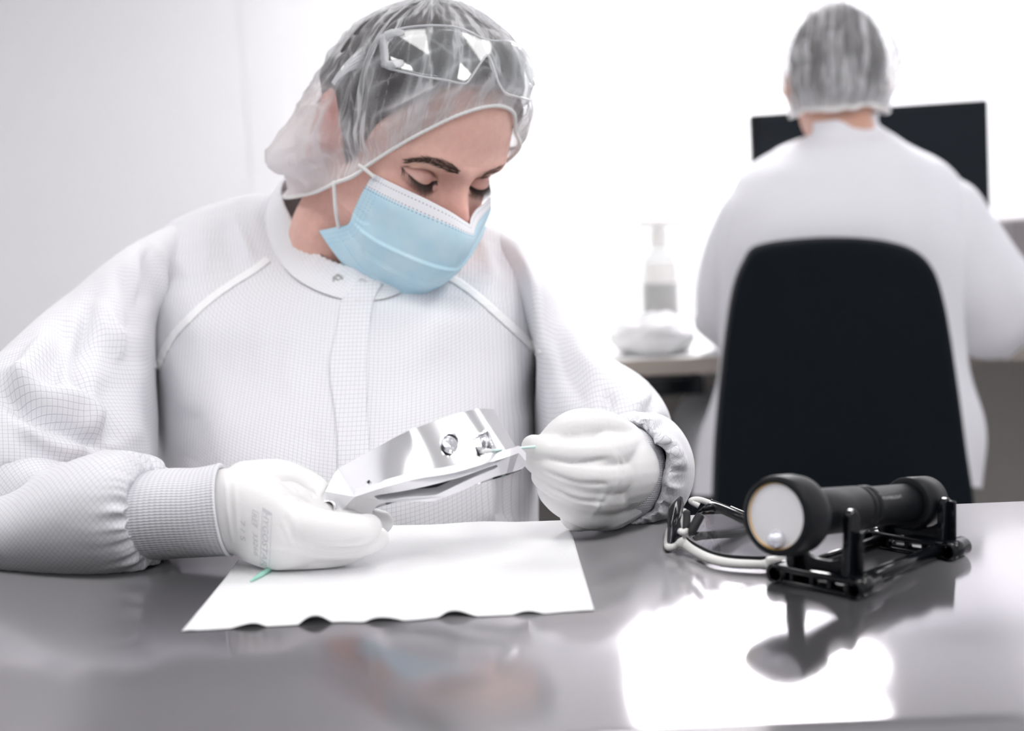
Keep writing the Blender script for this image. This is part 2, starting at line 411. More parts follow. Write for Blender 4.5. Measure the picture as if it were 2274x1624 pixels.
def m_steel():
    mt = bpy.data.materials.new('brushed steel'); mt.use_nodes = True; t = NT(mt); t.t.nodes.remove(t.b); c = t.coord('Object')
    def gloss(rough, an, col):
        g = t.n('ShaderNodeBsdfAnisotropic'); g.inputs['Roughness'].default_value = rough; g.inputs['Anisotropy'].default_value = an
        tg = t.n('ShaderNodeCombineXYZ'); tg.inputs[0].default_value = 1.0; t.l(tg.outputs[0], g.inputs['Tangent'])
        if isinstance(col, tuple): g.inputs[0].default_value = tuple(col)+(1,)
        else: t.l(col, g.inputs[0])
        return g
    sc = t.noise(t.mapping(c, (5, 260, 1), (0, 0, .15)), 1.0, 2, .7)
    colr = t.mix(t.ramp(sc, [(.62, .0), (.78, .45)]), (.47, .455, .475), (.38, .37, .385))
    g1 = gloss(.09, .4, colr); g2 = gloss(.56, .94, (.54, .53, .55))
    n = t.noise(t.mapping(c, (6, 700, 700)), 1.0, 3, .6)
    bp = t.n('ShaderNodeBump'); bp.inputs['Strength'].default_value = .03; bp.inputs['Distance'].default_value = .0006; t.l(n, bp.inputs['Height']); t.l(bp.outputs[0], g1.inputs['Normal'])
    mx = t.n('ShaderNodeMixShader'); mx.inputs[0].default_value = .32; t.l(g1.outputs[0], mx.inputs[1]); t.l(g2.outputs[0], mx.inputs[2]); t.l(mx.outputs[0], t.out.inputs[0]); return mt
M['steel'] = m_steel()
def m_wipe():
    mt = pm('wipe paper', (.87, .87, .885), .9); t = NT(mt); v = t.n('ShaderNodeTexVoronoi'); v.inputs['Scale'].default_value = 420; t.l(t.coord('Object'), v.inputs['Vector'])
    t.bump(v.outputs[0], .18, .0006); return mt
M['wipe'] = m_wipe()
M['wall'] = pm('white wall panel', (.86, .86, .885), .55)
M['ceil'] = pm('ceiling tile', (.8, .8, .8), .8)
M['floor'] = pm('vinyl floor', (.36, .35, .34), .4)
M['chair'] = pm('black chair fabric', (.0055, .0080, .0115), .9, Specular_IOR_Level=.12)
M['chair_edge'] = pm('black chair shell edge', (.02, .022, .028), .5, Specular_IOR_Level=.3)
M['screen'] = pm('monitor screen', (.004, .008, .012), .35, Specular_IOR_Level=.2)
M['desk'] = pm('desk laminate', (.80, .80, .80), .5)
M['desk_edge'] = pm('beige desk edging', (.42, .37, .33), .6)
M['desk_panel'] = pm('grey desk panel', (.50, .48, .46), .7)
M['grey_box'] = pm('grey metal', (.22, .20, .21), .6)
M['bottle'] = m_clear('bottle plastic', (.93, .94, .93), .1, 1.45, .25)
M['liquid'] = pm('grey liquid', (.42, .42, .40), .3)
M['cloth'] = pm('white wipes', (.86, .86, .87), .9)
def m_emit(name, col, s):
    mt = bpy.data.materials.new(name); mt.use_nodes = True; t = NT(mt); t.t.nodes.remove(t.b)
    e = t.n('ShaderNodeEmission'); e.inputs[0].default_value = tuple(col)+(1,); e.inputs[1].default_value = s; t.l(e.outputs[0], t.out.inputs[0]); return mt
# ================================================================== ROOM
def slab(name, lo, hi, mat, label=None):
    lo, hi = A_(lo, float), A_(hi, float)
    o = MB().box((lo+hi)/2, hi-lo).build(name, mat, None, False); o['kind'] = 'structure'
    if label: o['label'] = label
    return o
XL, XR, YB, YF, ZC = -2.7, 2.0, 4.6, -1.6, 2.5
slab('floor', (XL-.1, YF, -.1), (XR+.1, YB+.1, 0), M['floor'], 'grey vinyl floor of the cleanroom')
slab('ceiling', (XL-.1, YF, ZC), (XR+.1, YB+.1, ZC+.1), M['ceil'], 'white ceiling with recessed light panels')
slab('wall_back', (XL-.1, YB, 0), (XR+.1, YB+.1, ZC), M['wall'], 'plain white wall behind both people')
slab('wall_left', (XL-.1, YF, 0), (XL, YB, ZC), M['wall'], 'white side wall on the left')
slab('wall_right', (XR, YF, 0), (XR+.1, YB, ZC), M['wall'], 'white side wall on the right')
def trimbar(n, x0, x1, d):
    a = P(x0, 300, YB)[0]; b = P(x1, 300, YB)[0]
    o = MB().box(((a+b)/2, YB-d/2, ZC/2), (b-a, d, ZC), bev=.0008).build('trim_%d' % n, M['wall'], None, False)
    o['kind'] = 'structure'; o['label'] = ('vertical wall panel joint left of the woman\'s head', 'vertical wall panel joint between the two people')[n-1]
trimbar(1, 552, 640, .0018); trimbar(2, 1435, 1500, .0018)
lamp_m = [m_emit('led diffuser', (1.0, .985, .985), q) for q in (24.0, 11.0, 6.2)]
LMP = [(.80, 4.18, .90), (.68, 3.45, .75), (-1.75, 1.3, 1.0), (1.25, 1.0, 1.0), (-1.2, -.1, 1.0), (.15, .1, 1.0), (1.3, -.1, 1.0), (-.18, -.92, .40), (.64, -.80, .40)]
LBL = ['ceiling light nearest the back wall', 'ceiling light above the long white desk', 'ceiling light beside the left wall', 'ceiling light beside the right wall', 'ceiling light on the left of the row above the viewer',
       'ceiling light in the middle of the row above the viewer', 'ceiling light on the right of the row above the viewer', 'ceiling light, the small left one behind the viewer', 'ceiling light, the small right one behind the viewer']
for (x, y, k), lb, lamp_mat in zip(LMP, LBL, [lamp_m[0], lamp_m[0], lamp_m[1]]+[lamp_m[2]]*3+[lamp_m[1]]*2):
    r = empty('ceiling_light', (x, y, ZC), 'white LED '+lb, 'light', 'ceiling lights')
    f = MB(); W_ = k if k != 1.0 else .6; h_ = W_/2; D_ = min(.6, W_); d_ = D_/2
    for dx, dy, sx, sy in ((-h_, 0, .02, D_+.02), (h_, 0, .02, D_+.02), (0, -d_, W_-.02, .02), (0, d_, W_-.02, .02)): f.box((x+dx, y+dy, ZC-.008), (sx, sy, .016))
    f.build('frame', M['white_plastic'], r, False)
    MB().box((x, y, ZC-.006), (W_-.025, D_-.025, .006)).build('diffuser', lamp_mat, r, False)
w = bpy.data.worlds.new('world'); SC.world = w; w.use_nodes = True
bg = w.node_tree.nodes['Background']; bg.inputs[0].default_value = (.97, .97, 1.0, 1); bg.inputs[1].default_value = .52
SC.view_settings.view_transform = 'Standard'; SC.view_settings.look = 'None'; SC.view_settings.gamma = 1.0
SC.view_settings.use_curve_mapping = False; SC.view_settings.exposure = 0.38
SC.cycles.use_denoising = True; SC.cycles.transparent_max_bounces = 24; SC.cycles.max_bounces = 10
SC.cycles.sample_clamp_indirect = 8.0; SC.cycles.caustics_reflective = False; SC.cycles.caustics_refractive = False
# ================================================================== STEEL TABLE
TY0, TY1, TX0, TX1, TZ = .548, .957, -.86, .98, .75
tb = empty('steel_table', ((TX0+TX1)/2, (TY0+TY1)/2, 0), 'brushed stainless steel table with reflective top in the foreground', 'table')
MB().box(((TX0+TX1)/2, (TY0+TY1)/2, TZ-.018), (TX1-TX0, TY1-TY0, .036), bev=.005, seg=4).build('tabletop', M['steel'], tb)
for lx in (TX0+.05, TX1-.05):
    for ly in (TY0+.05, TY1-.05):
        MB().box((lx, ly, (TZ-.036)/2+.01), (.04, .04, TZ-.056), bev=.004).build('leg', M['steel'], tb, False)
for ly in (TY0+.05, TY1-.05): MB().box(((TX0+TX1)/2, ly, TZ-.055), (TX1-TX0-.14, .03, .036)).build('rail', M['steel'], tb, False)
# ================================================================== BACK DESK
DZ = .70; DY0, DY1 = 2.45, 3.20
DX0 = P(980, 780, DY0)[0]; DX1 = 1.58
dk = empty('back_desk', ((DX0+DX1)/2, (DY0+DY1)/2, 0), 'long white desk along the back wall with beige edge and grey panels', 'desk')
MB().box(((DX0+DX1)/2, (DY0+DY1)/2, DZ-.014), (DX1-DX0, DY1-DY0, .028)).build('desktop', M['desk'], dk, False)
MB().box(((DX0+DX1)/2, DY0-.004, DZ-.015), (DX1-DX0, .010, .030)).build('edge_strip', M['desk_edge'], dk, False)
MB().box(((DX0+DX1)/2, DY1-.12, DZ/2-.02), (DX1-DX0-.06, .02, DZ-.06)).build('modesty_panel', M['desk_panel'], dk, False)
for x in (DX0+.02, DX1-.02): MB().box((x, (DY0+DY1)/2, (DZ-.028)/2), (.03, DY1-DY0-.06, DZ-.028)).build('side_panel', M['desk_panel'], dk, False)
xa, xb = P(1405, 810, DY0)[0], P(1562, 810, DY0)[0]
kt = MB().box(((xa+xb)/2, DY0+.135, DZ-.052), (xb-xa, .30, .038), bev=.006)
for x in (xa+.012, xb-.012): kt.box((x, DY0+.13, DZ-.031), (.012, .26, .012))
kt.build('under_desk_shadow_box', M['black_plastic'], dk, False)  # black box standing in for the dark shadow under the desktop
gx0 = P(2236, 560, 2.76)[0]; gz = P(2255, 487, 2.70)[2]
gb = MB().box(((gx0+1.56)/2, 2.85, (DZ+gz)/2), (1.56-gx0, .28, gz-DZ), bev=.008)
tag(gb.build('equipment_box', M['grey_box'], None, False), 'plain grey box-shaped unit on the desk right of the seated man', 'box')
# monitor
MY = 2.78
tl, tr = P(1668, 254, MY), P(2197, 220, MY); ex = nrm(tr-tl); ez = A_([-ex[2], 0, ex[0]]); ey = A_([0, 1.0, 0]); MW = np.linalg.norm(tr-tl); MH = MW*.58
Rm = np.stack([ex, ey, ez], 1); mc = (tl+tr)/2 - ez*MH/2
mo = empty('monitor', (mc[0], MY+.03, DZ), 'black computer monitor with dark screen in front of the seated man', 'monitor')
MB().box(mc+ey*.018, (MW, .03, MH), Rm, .006).build('housing', M['black_matte'], mo, False)
MB().box(mc+ey*.001, (MW-.016, .005, MH-.02), Rm, .001).build('screen', M['screen'], mo, False)
MB().box((mc[0], MY+.06, DZ+.14), (.05, .02, .28), None, .004).build('stand_neck', M['black_matte'], mo, False)
MB().box((mc[0], MY+.06, DZ+.006), (.24, .17, .012), None, .004).build('stand_base', M['black_matte'], mo, False)
# pump bottle
by = 2.66; bc = PZ(1468, 690, DZ); bc = A_([P(1466, 640, by)[0], by, DZ]); k = by/F
zz = lambda y: P(1466, y, by)[2]
pb = empty('pump_bottle', bc, 'clear pump bottle with white label standing on the back desk', 'bottle')
rB = 40*k; z1, z2, z3, z4 = zz(575), zz(548), zz(520), zz(492)
MB().lathe([(0, 0), (0, rB*.96), (.006, rB), (z1-DZ-.03, rB), (z1-DZ, rB*.86), (z2-DZ-.005, rB*.4), (z2-DZ, rB*.34), (z3-DZ, rB*.33), (z3-DZ, 0)], bc, (0, 0, 1), 32).build('body', M['bottle'], pb)
MB().lathe([(.003, 0), (.003, rB*.93), (zz(628)-DZ, rB*.93), (zz(628)-DZ, 0)], bc, (0, 0, 1), 32).build('liquid', M['liquid'], pb)
th = np.linspace(-.9-1.57, .9-1.57, 14); z_ = (zz(632)+.004-DZ, zz(572)-DZ-.012)
VL = [bc+A_([math.cos(a)*(rB+.0008), math.sin(a)*(rB+.0008), q]) for q in z_ for a in th]
mk('label_sticker', VL, grid_faces(2, 14, False), M['white_plastic'], pb)
hb = MB().lathe([(z2-DZ, rB*.45), (z3-DZ+.01, rB*.45), (z3-DZ+.012, .006), (z4-DZ-.01, .006), (z4-DZ-.008, 0)], bc, (0, 0, 1), 20)
hb.box((bc[0]+.004, by, z4-.004), (98*k, .018, .014), None, .004); hb.build('pump_head', M['white_plastic'], pb)
# bundle of wipes
def blob(c, r, seed, amp, n=40):
    V = []; Fc = grid_faces(n, n)
    for i in range(n):
        a = -math.pi/2+math.pi*i/(n-1)
        for j in range(n):
            b = 2*math.pi*j/n; V.append((math.cos(a)*math.cos(b), math.cos(a)*math.sin(b), math.sin(a)))
    V = A_(V); d = 1+amp*vnoise(V*2.3+10, seed)+amp*.5*vnoise(V*5.1+20, seed+1)
    return V*d[:, None]*A_(r)+A_(c), Fc
cY = 2.545; cx = P(1446, 720, cY); V, Fc = blob((cx[0], cY, DZ+.035), (84*cY/F, .065, .045), 3, .18); V[:, 2] = np.maximum(V[:, 2], DZ+.0005)
tag(mk('wipe_bundle', V, Fc, M['cloth']), 'crumpled bundle of white wipes on the desk below the pump bottle', 'cloth')
# ================================================================== OFFICE CHAIR
CYc = 2.085
half = [(1690, 546), (1655, 588), (1632, 655), (1614, 780), (1602, 900), (1594, 1000), (1590, 1110), (1592, 1190), (1610, 1240), (1660, 1262)]
other = [(1760, 1268), (1880, 1270), (2000, 1268), (2110, 1262), (2162, 1235), (2174, 1180), (2168, 1100), (2153, 1000), (2137, 880), (2118, 750), (2103, 670), (2082, 605), (2044, 562), (1985, 540), (1900, 530), (1790, 532)]
OL = cr(A_(half+other, float), 160, True); cO = OL.mean(0)
def pillow(prof, Y0, bow=0.0):
    V = []
    for dy, ins in prof:
        for x, y in OL:
            d = cO-A_([x, y]); L = np.linalg.norm(d); q = A_([x, y])+d/L*ins; p = P(q[0], q[1], Y0)
            V.append(p+A_([0, dy+bow*((q[0]-cO[0])/280)**2, 0]))
    n = len(OL); Fc = grid_faces(len(prof), n); V = list(V)
    for r in (0, len(prof)-1):
        c = np.mean(V[r*n:(r+1)*n], 0)
        if bow and r == 0: c = c-A_([0, .008, 0])
        V.append(c); a = len(V)-1
        for j in range(n): Fc.append((a, r*n+j, r*n+(j+1) % n))
    return V, Fc
ch = empty('office_chair', (P(1880, 1200, CYc)[0], CYc+.2, 0), 'black office chair with tall rounded backrest, seen from behind', 'chair')
V, Fc = pillow([(-.004, 30), (0, 14), (.006, 6), (.014, 4)], CYc); mk('backrest_shell', V, Fc, M['chair'], ch)
V, Fc = pillow([(.014, 0), (.02, -3), (.03, -3), (.036, 0)], CYc); mk('edge_trim', V, Fc, M['chair_edge'], ch)
V, Fc = pillow([(.036, 4), (.05, 8), (.065, 26), (.07, 60)], CYc); mk('backrest_cushion', V, Fc, M['chair'], ch)
sx, sy = P(1880, 1200, CYc)[0], CYc+.30
V, Fc = blob((sx, sy, .43), (.245, .235, .05), 1, .0); mk('seat', V, Fc, M['chair'], ch)
MB().tube([(sx, CYc+.03, .52), (sx, CYc+.05, .40), (sx, sy-.05, .37)], .022, 10).build('back_bracket', M['black_plastic'], ch)
MB().tube([(sx, sy, .40), (sx, sy, .09)], .026, 16).build('gas_column', M['black_plastic'], ch)
for i in range(5):
    a = 2*math.pi*i/5+.3; e = A_([sx+.29*math.cos(a), sy+.29*math.sin(a), .075])
    MB().tube([(sx, sy, .11), (sx+.15*math.cos(a), sy+.15*math.sin(a), .095), e], [.028, .024, .016], 10).build('base_arm', M['black_plastic'], ch)
    MB().lathe([(-.02, 0), (-.02, .026), (.02, .026), (.02, 0)], (e[0], e[1], .026), (-math.sin(a), math.cos(a), 0), 20).build('caster', M['rubber'], ch)
# ================================================================== SEATED MAN (seen from behind)
hc = P(1857, 165, 2.37)
def ell(c, r, n=28, R=None):
    V, Fc = blob((0, 0, 0), r, 0, 0.0, n)
    if R is not None: V = V @ np.asarray(R).T
    return V+A_(c), Fc
nb = P(1872, 330, 2.33)
parts = [ell(hc, (.078, .098, .112)), ell(hc+A_([0, .03, -.05]), (.062, .075, .085)),
         rtube([hc+A_([0, -.01, -.05]), (hc+nb)/2+A_([0, -.005, 0]), nb+A_([0, 0, -.05])], [.058, .056, .07])]
for s in (-1, 1): parts.append(ell(hc+A_([s*.082, .005, -.02]), (.012, .024, .034)))
sh = P(1870, 480, 2.33)
parts += [rtube([nb+A_([0, .0, -.03]), sh, P(1872, 900, 2.38), P(1880, 1130, 2.38)], [.07, .12, .12, .13]),
          rtube([P(1690, 490, 2.35), sh, P(2060, 490, 2.35)], [.035, .06, .035]),
          rtube([P(1680, 500, 2.36), P(1610, 700, 2.39), P(1630, 776, 2.55)], [.035, .03, .02]),
          rtube([P(2060, 500, 2.36), P(2240, 690, 2.39), P(2270, 762, 2.55)], [.035, .03, .02])]
for s in (-1, 1): parts.append(rtube([A_([sx+s*.09, 2.38, .50]), A_([sx+s*.11, 2.80, .50]), A_([sx+s*.11, 2.82, .10])], [.075, .06, .045]))
V, Fc = remesh(parts, .009, 3)
man = mk('person', V, Fc, M['skin'], None, col=np.tile(A_([.62, .36, .27]), (len(V), 1)))
tag(man, 'person in white coat and hairnet sitting with back turned at the monitor', 'person')
tq = []
for s in (-1, 1): tq.append(rtube([A_([sx+s*.085, 2.36, .505]), A_([sx+s*.10, 2.62, .51]), A_([sx+s*.115, 2.84, .505]), A_([sx+s*.115, 2.86, .30]), A_([sx+s*.115, 2.86, .09])], [.090, .085, .074, .066, .060]))
V, Fc = remesh(tq, .010, 4); mk('trousers', V, Fc, M['coat'], man)
for s in (-1, 1): V, Fc = blob((sx+s*.115, 2.90, .045), (.05, .13, .045), 1, .0); V[:, 2] = np.maximum(V[:, 2], .001); mk('shoe', V, Fc, M['white_plastic'], man)
def starcap(c, rx, n=60, mrow=26, zlow=-.35, puff=0.0, seed=1, wr=.06, up=None):
    V = []; UV = []
    for i in range(mrow):
        e = zlow+(math.pi/2-zlow)*i/(mrow-1)
        for j in range(n):
            a = 2*math.pi*j/n; d = A_([math.cos(e)*math.cos(a), math.cos(e)*math.sin(a), math.sin(e)])
            V.append(d*A_(rx)); UV.append((j/n*2, i/(mrow-1)))
    V = A_(V); V *= (1+wr*vnoise(nrm(V)*4+30, seed)+wr*.6*vnoise(nrm(V)*9+7, seed+4))[:, None]
    return V+A_(c), grid_faces(mrow, n), A_(UV)
V, Fc, UV = starcap(hc+A_([0, -.004, .004]), (.086, .106, .120), zlow=-.55, seed=5, wr=.02); mk('hair', V, Fc, M['hair'], man, uv=UV)
V, Fc, UV = starcap(hc+A_([.004, -.004, .010]), (.101, .120, .134), zlow=-.62, seed=9, wr=.09, n=90, mrow=40)
hn = mk('hairnet', V, Fc, M['net'], man, uv=UV, col=np.full((len(V), 3), .62))
q = V[:90]; MB().tube(np.concatenate([q, q[:1]]), .004, 8, False).build('elastic_band', M['white_elastic'], hn)
rg = lambda *a: list(a)
rings = [
 [(1875, 262, 2.285), (1925, 256, 2.30), (1948, 252, 2.34), (1925, 246, 2.40), (1875, 246, 2.42), (1822, 256, 2.4), (1800, 268, 2.34), (1825, 268, 2.30)],
 [(1875, 300, 2.27), (1932, 292, 2.285), (1958, 286, 2.34), (1930, 275, 2.41), (1875, 275, 2.43), (1815, 285, 2.41), (1788, 304, 2.34), (1815, 308, 2.285)],
 [(1872, 335, 2.235), (1985, 318, 2.26), (2040, 334, 2.34), (1980, 320, 2.44), (1875, 320, 2.47), (1740, 335, 2.44), (1695, 346, 2.34), (1760, 340, 2.26)],
 [(1870, 400, 2.20), (2050, 380, 2.23), (2128, 400, 2.34), (2050, 400, 2.48), (1875, 400, 2.5), (1690, 410, 2.48), (1628, 412, 2.34), (1700, 400, 2.23)],
 [(1868, 540, 2.165), (2075, 540, 2.20), (2160, 540, 2.34), (2050, 540, 2.5), (1875, 540, 2.53), (1690, 560, 2.5), (1592, 560, 2.34), (1665, 550, 2.20)],
 [(1866, 800, 2.18), (2070, 790, 2.22), (2150, 790, 2.36), (2050, 800, 2.5), (1875, 800, 2.53), (1690, 800, 2.5), (1598, 800, 2.36), (1670, 800, 2.22)],
 [(1868, 960, 2.19), (2090, 960, 2.22), (2192, 950, 2.37), (2060, 960, 2.53), (1875, 960, 2.56), (1680, 960, 2.53), (1555, 970, 2.37), (1650, 960, 2.22)],
 [(1868, 1090, 2.19), (2090, 1080, 2.22), (2176, 1085, 2.37), (2060, 1090, 2.53), (1875, 1090, 2.56), (1680, 1090, 2.53), (1536, 1100, 2.37), (1640, 1100, 2.22)]]
V, Fc = loft8(rings, 120, 90)
V = V + vnormals(V, Fc)*(.006*vnoise(V*A_([16, 16, 5])+40, 3))[:, None]
coat = mk('lab_coat', V, Fc, M['coat'], man)
V, Fc, UV = ptube([((1690, 365), (1740, 600), 2.34, .075), ((1612, 440), (1700, 640), 2.34, .075), ((1562, 560), (1672, 700), 2.35, .07), ((1540, 700), (1640, 790), 2.40, .06), ((1560, 745), (1640, 806), 2.52, .05), ((1600, 750), (1660, 800), 2.62, .04)], 60, 50)
V = V+vnormals(V, Fc)*(.006*vnoise(V*A_([18, 18, 9])+60, 5))[:, None]; mk('sleeve', V, Fc, M['coat'], coat)
V, Fc, UV = ptube([((2060, 352), (2000, 560), 2.34, .075), ((2140, 405), (2070, 660), 2.34, .08), ((2212, 480), (2105, 740), 2.35, .075), ((2300, 610), (2160, 790), 2.38, .07), ((2345, 700), (2230, 800), 2.43, .055), ((2320, 730), (2240, 792), 2.60, .045)], 60, 50)
V = V+vnormals(V, Fc)*(.008*vnoise(V*A_([18, 18, 9])+80, 6))[:, None]; mk('sleeve', V, Fc, M['coat'], coat)
# ================================================================== WOMAN : head frame
HT = A_([-.04682, 1.15174, 1.01260])
HR = A_([[-.75827426, .51478498, .40002072], [-.64560331, -.67825012, -.35096031], [.09064501, -.52437887, .84664649]])
def W(l): return np.asarray(l, float) @ HR.T + HT            # head-local (x right, y forward, z up) -> world
def Lc(w): return (np.asarray(w, float)-HT) @ HR
def LX(px, py, xl):
    o = Lc(CAM); d = ray(px, py) @ HR
    return o+d*(xl-o[0])/d[0]
# ------------------------------------------------------------------ body (one continuous skin)
PR = A_([  # z, front y, back y, half width
 (.1165, -.070, -.078, .006), (.113, -.045, -.105, .028), (.104, -.018, -.130, .048), (.090, .000, -.148, .061), (.075, .0085, -.160, .069), (.055, .0155, -.171, .0735),
 (.035, .0190, -.175, .0750), (.018, .0195, -.175, .0748), (.0, .0150, -.172, .0735), (-.020, .0150, -.163, .0715), (-.040, .0185, -.147, .0690),
 (-.060, .0205, -.125, .0645), (-.080, .0185, -.105, .0565), (-.098, .0150, -.080, .0460), (-.108, .0060, -.060, .0340), (-.1125, -.012, -.045, .016)])
q = cr(PR, 110); th = np.linspace(0, 2*math.pi, 120, endpoint=False)
HV = []
for z, yf, yb, hw in q:
    yc = min(-.075, (yf+yb)/2) if z > -.05 else (yf+yb)/2
    if z > .1: yc = (yf+yb)/2
    for a in th:
        c, s = math.cos(a), math.sin(a)
        HV.append((hw*np.sign(s)*abs(s)**(.92 if z < .1 else 1), yc+(c*(yf-yc) if c > 0 else c*(yc-yb)), z))
HV = A_(HV); HF = grid_faces(110, 120); HV = np.concatenate([HV, [[0, -.074, .1170], [0, -.03, -.1135]]]); n_ = len(HV)
for j in range(120): HF.append((n_-2, (j+1) % 120, j)); HF.append((n_-1, 109*120+j, 109*120+(j+1) % 120))
def smooth01(x): x = np.clip(x, 0, 1); return x*x*(3-2*x)
cw = P(748, 515, 1.205)
wrR, wrL = P(395, 1140, .868), P(1392, 1050, .945)
bp = [(W(HV), HF),
      rtube([W((0, -.080, -.03)), W((0, -.098, -.085)), P(765, 535, 1.262), P(770, 690, 1.28)], [.054, .054, .054, .060]),
      rtube([P(440, 640, 1.33), P(600, 690, 1.32), P(770, 740, 1.29), P(960, 690, 1.32), P(1070, 690, 1.33)], [.028, .038, .05, .038, .024]),
      rtube([P(760, 830, 1.27), P(760, 960, 1.25), P(765, 1200, 1.25)], [.075, .10, .10]),
      rtube([P(440, 640, 1.33), P(300, 760, 1.26), P(150, 880, 1.16), P(-60, 1120, 1.0)], [.026, .028, .032, .032]),
      rtube([P(-60, 1120, 1.0), P(180, 1145, .905), wrR, P(590, 1150, .848)], [.033, .030, .022, .016]),
      rtube([P(1070, 690, 1.33), P(1150, 740, 1.32), P(1270, 840, 1.225), P(1320, 920, 1.17), P(1395, 1000, 1.10)], [.020, .020, .022, .025, .028]),
      rtube([P(1395, 990, 1.11), P(1405, 1030, 1.02), wrL, P(1330, 1040, .915)], [.032, .03, .022, .014])]
for s in (1, -1):        # ears
    c = A_([s*.073, -.098, -.012]); Rr = Matrix.Rotation(-.35*s, 3, 'Z') @ Matrix.Rotation(.2, 3, 'X')
    V, Fc = ell((0, 0, 0), (.006, .017, .031), 24, np.array(Rr)); bp.append((W(V+c), Fc))
    a = np.linspace(-2.2, 2.4, 20); ring = A_([np.array(Rr) @ A_([s*.005, -.0165*math.cos(x), .030*math.sin(x)]) for x in a])
    bp.append(tube(W(ring+c), .0042, 8))
    bp.append(ell(W(c+A_([-s*.004, .012, -.002])), (.012, .012, .02), 16, HR))
BV, BF = remesh(bp, .0034, 2)
bm = bmesh.new()
for v in BV: bm.verts.new(v)
bm.verts.ensure_lookup_table()
for f in BF:
    try: bm.faces.new([bm.verts[i] for i in f])
    except ValueError: pass
for it in range(2):
    bm.edges.ensure_lookup_table(); bm.verts.ensure_lookup_table()
    l = Lc(A_([v.co[:] for v in bm.verts])); lim = .004*(1-it)
    inn = (l[:, 1] > -.045-lim) & (np.abs(l[:, 0]) < .068+lim) & (l[:, 2] > -.062-lim) & (l[:, 2] < .055+lim); bm.verts.index_update()
    es = [e for e in bm.edges if inn[e.verts[0].index] and inn[e.verts[1].index]]
    bmesh.ops.subdivide_edges(bm, edges=es, cuts=1, use_grid_fill=True)
bmesh.ops.triangulate(bm, faces=[f for f in bm.faces if len(f.verts) > 4])
bm.verts.index_update(); BV = A_([v.co[:] for v in bm.verts]); BF = [tuple(v.index for v in f.verts) for f in bm.faces]; bm.free()
L = Lc(BV); msk = ((L[:, 1] > -.05) & (L[:, 2] > -.075) & (L[:, 2] < .07)).astype(float); BV = lap(BV, BF, 14, .5, msk); L = Lc(BV)
x, y, z = L.T; ax = np.abs(x); fr = smooth01((y+.045)/.03)*(z > -.1)
g = lambda u, s: np.exp(-(u/s)**2)
D = np.zeros(len(L))
D += .0045*g(z-.0175, .010)*g(ax-.030, .026)+.0015*g(z-.014, .011)*g(ax, .014)        # brow ridge
D += -.0105*g(ax-.0315, .0165)*g(z-.0005, .0105)                                       # socket
D += -.004*g(ax-.0165, .007)*g(z-.001, .010)
D += .0050*g(ax-.046, .018)*g(z+.030, .017)                                            # cheek bone
D += .0062*g(ax-.053, .017)*g(z-.024, .026)*(x < 0)
hz = np.interp(z, [-.066, -.060, -.054, -.046, -.036, -.026, -.0186, -.0128, -.007, 0, .006, .014, .022], [0, .002, .014, .028, .0295, .0285, .0265, .0225, .0170, .0115, .0075, .0035, 0])
sg = np.interp(z, [-.066, -.05, -.04, -.03, -.02, -.008, .004, .02], [.014, .0150, .0135, .0115, .0105, .0092, .0088, .011])
D += hz*np.exp(-(ax/sg)**2.2)
y2 = y + D*fr
# eyelids: a ball with the lid drawn down, crease above, slit along the lash line
R_, ex_, ez_ = .0134, .0315, -.0015
dx, dz = ax-ex_, z-ez_; rr = dx*dx+dz*dz
yb = -.0052+np.sqrt(np.maximum(R_**2-rr, 0)); on = rr < R_**2*.98
k_ = .0022; hh = np.clip(.5+.5*(yb-y2)/k_, 0, 1); sm = y2*(1-hh)+yb*hh+k_*hh*(1-hh)
y2 = np.where(on & (fr > .2), sm, y2)
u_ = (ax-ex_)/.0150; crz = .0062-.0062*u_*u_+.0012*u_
lz = -.0058+.0052*u_*u_+.0012*u_; inside = np.clip((1.08-np.abs(u_))*5, 0, 1)
y2 -= .0026*g(z-crz, .0013)*inside
y2 += .0012*g(z-(crz+.0035), .0028)*inside
y2 -= .0017*g(z-(lz-.0009), .0009)*inside
y2 += .0007*g(z-(lz+.0010), .0010)*inside
y2 += .0012*g(z-(lz-.0050), .0022)*inside - .0009*g(z-(lz-.0085), .0012)*inside
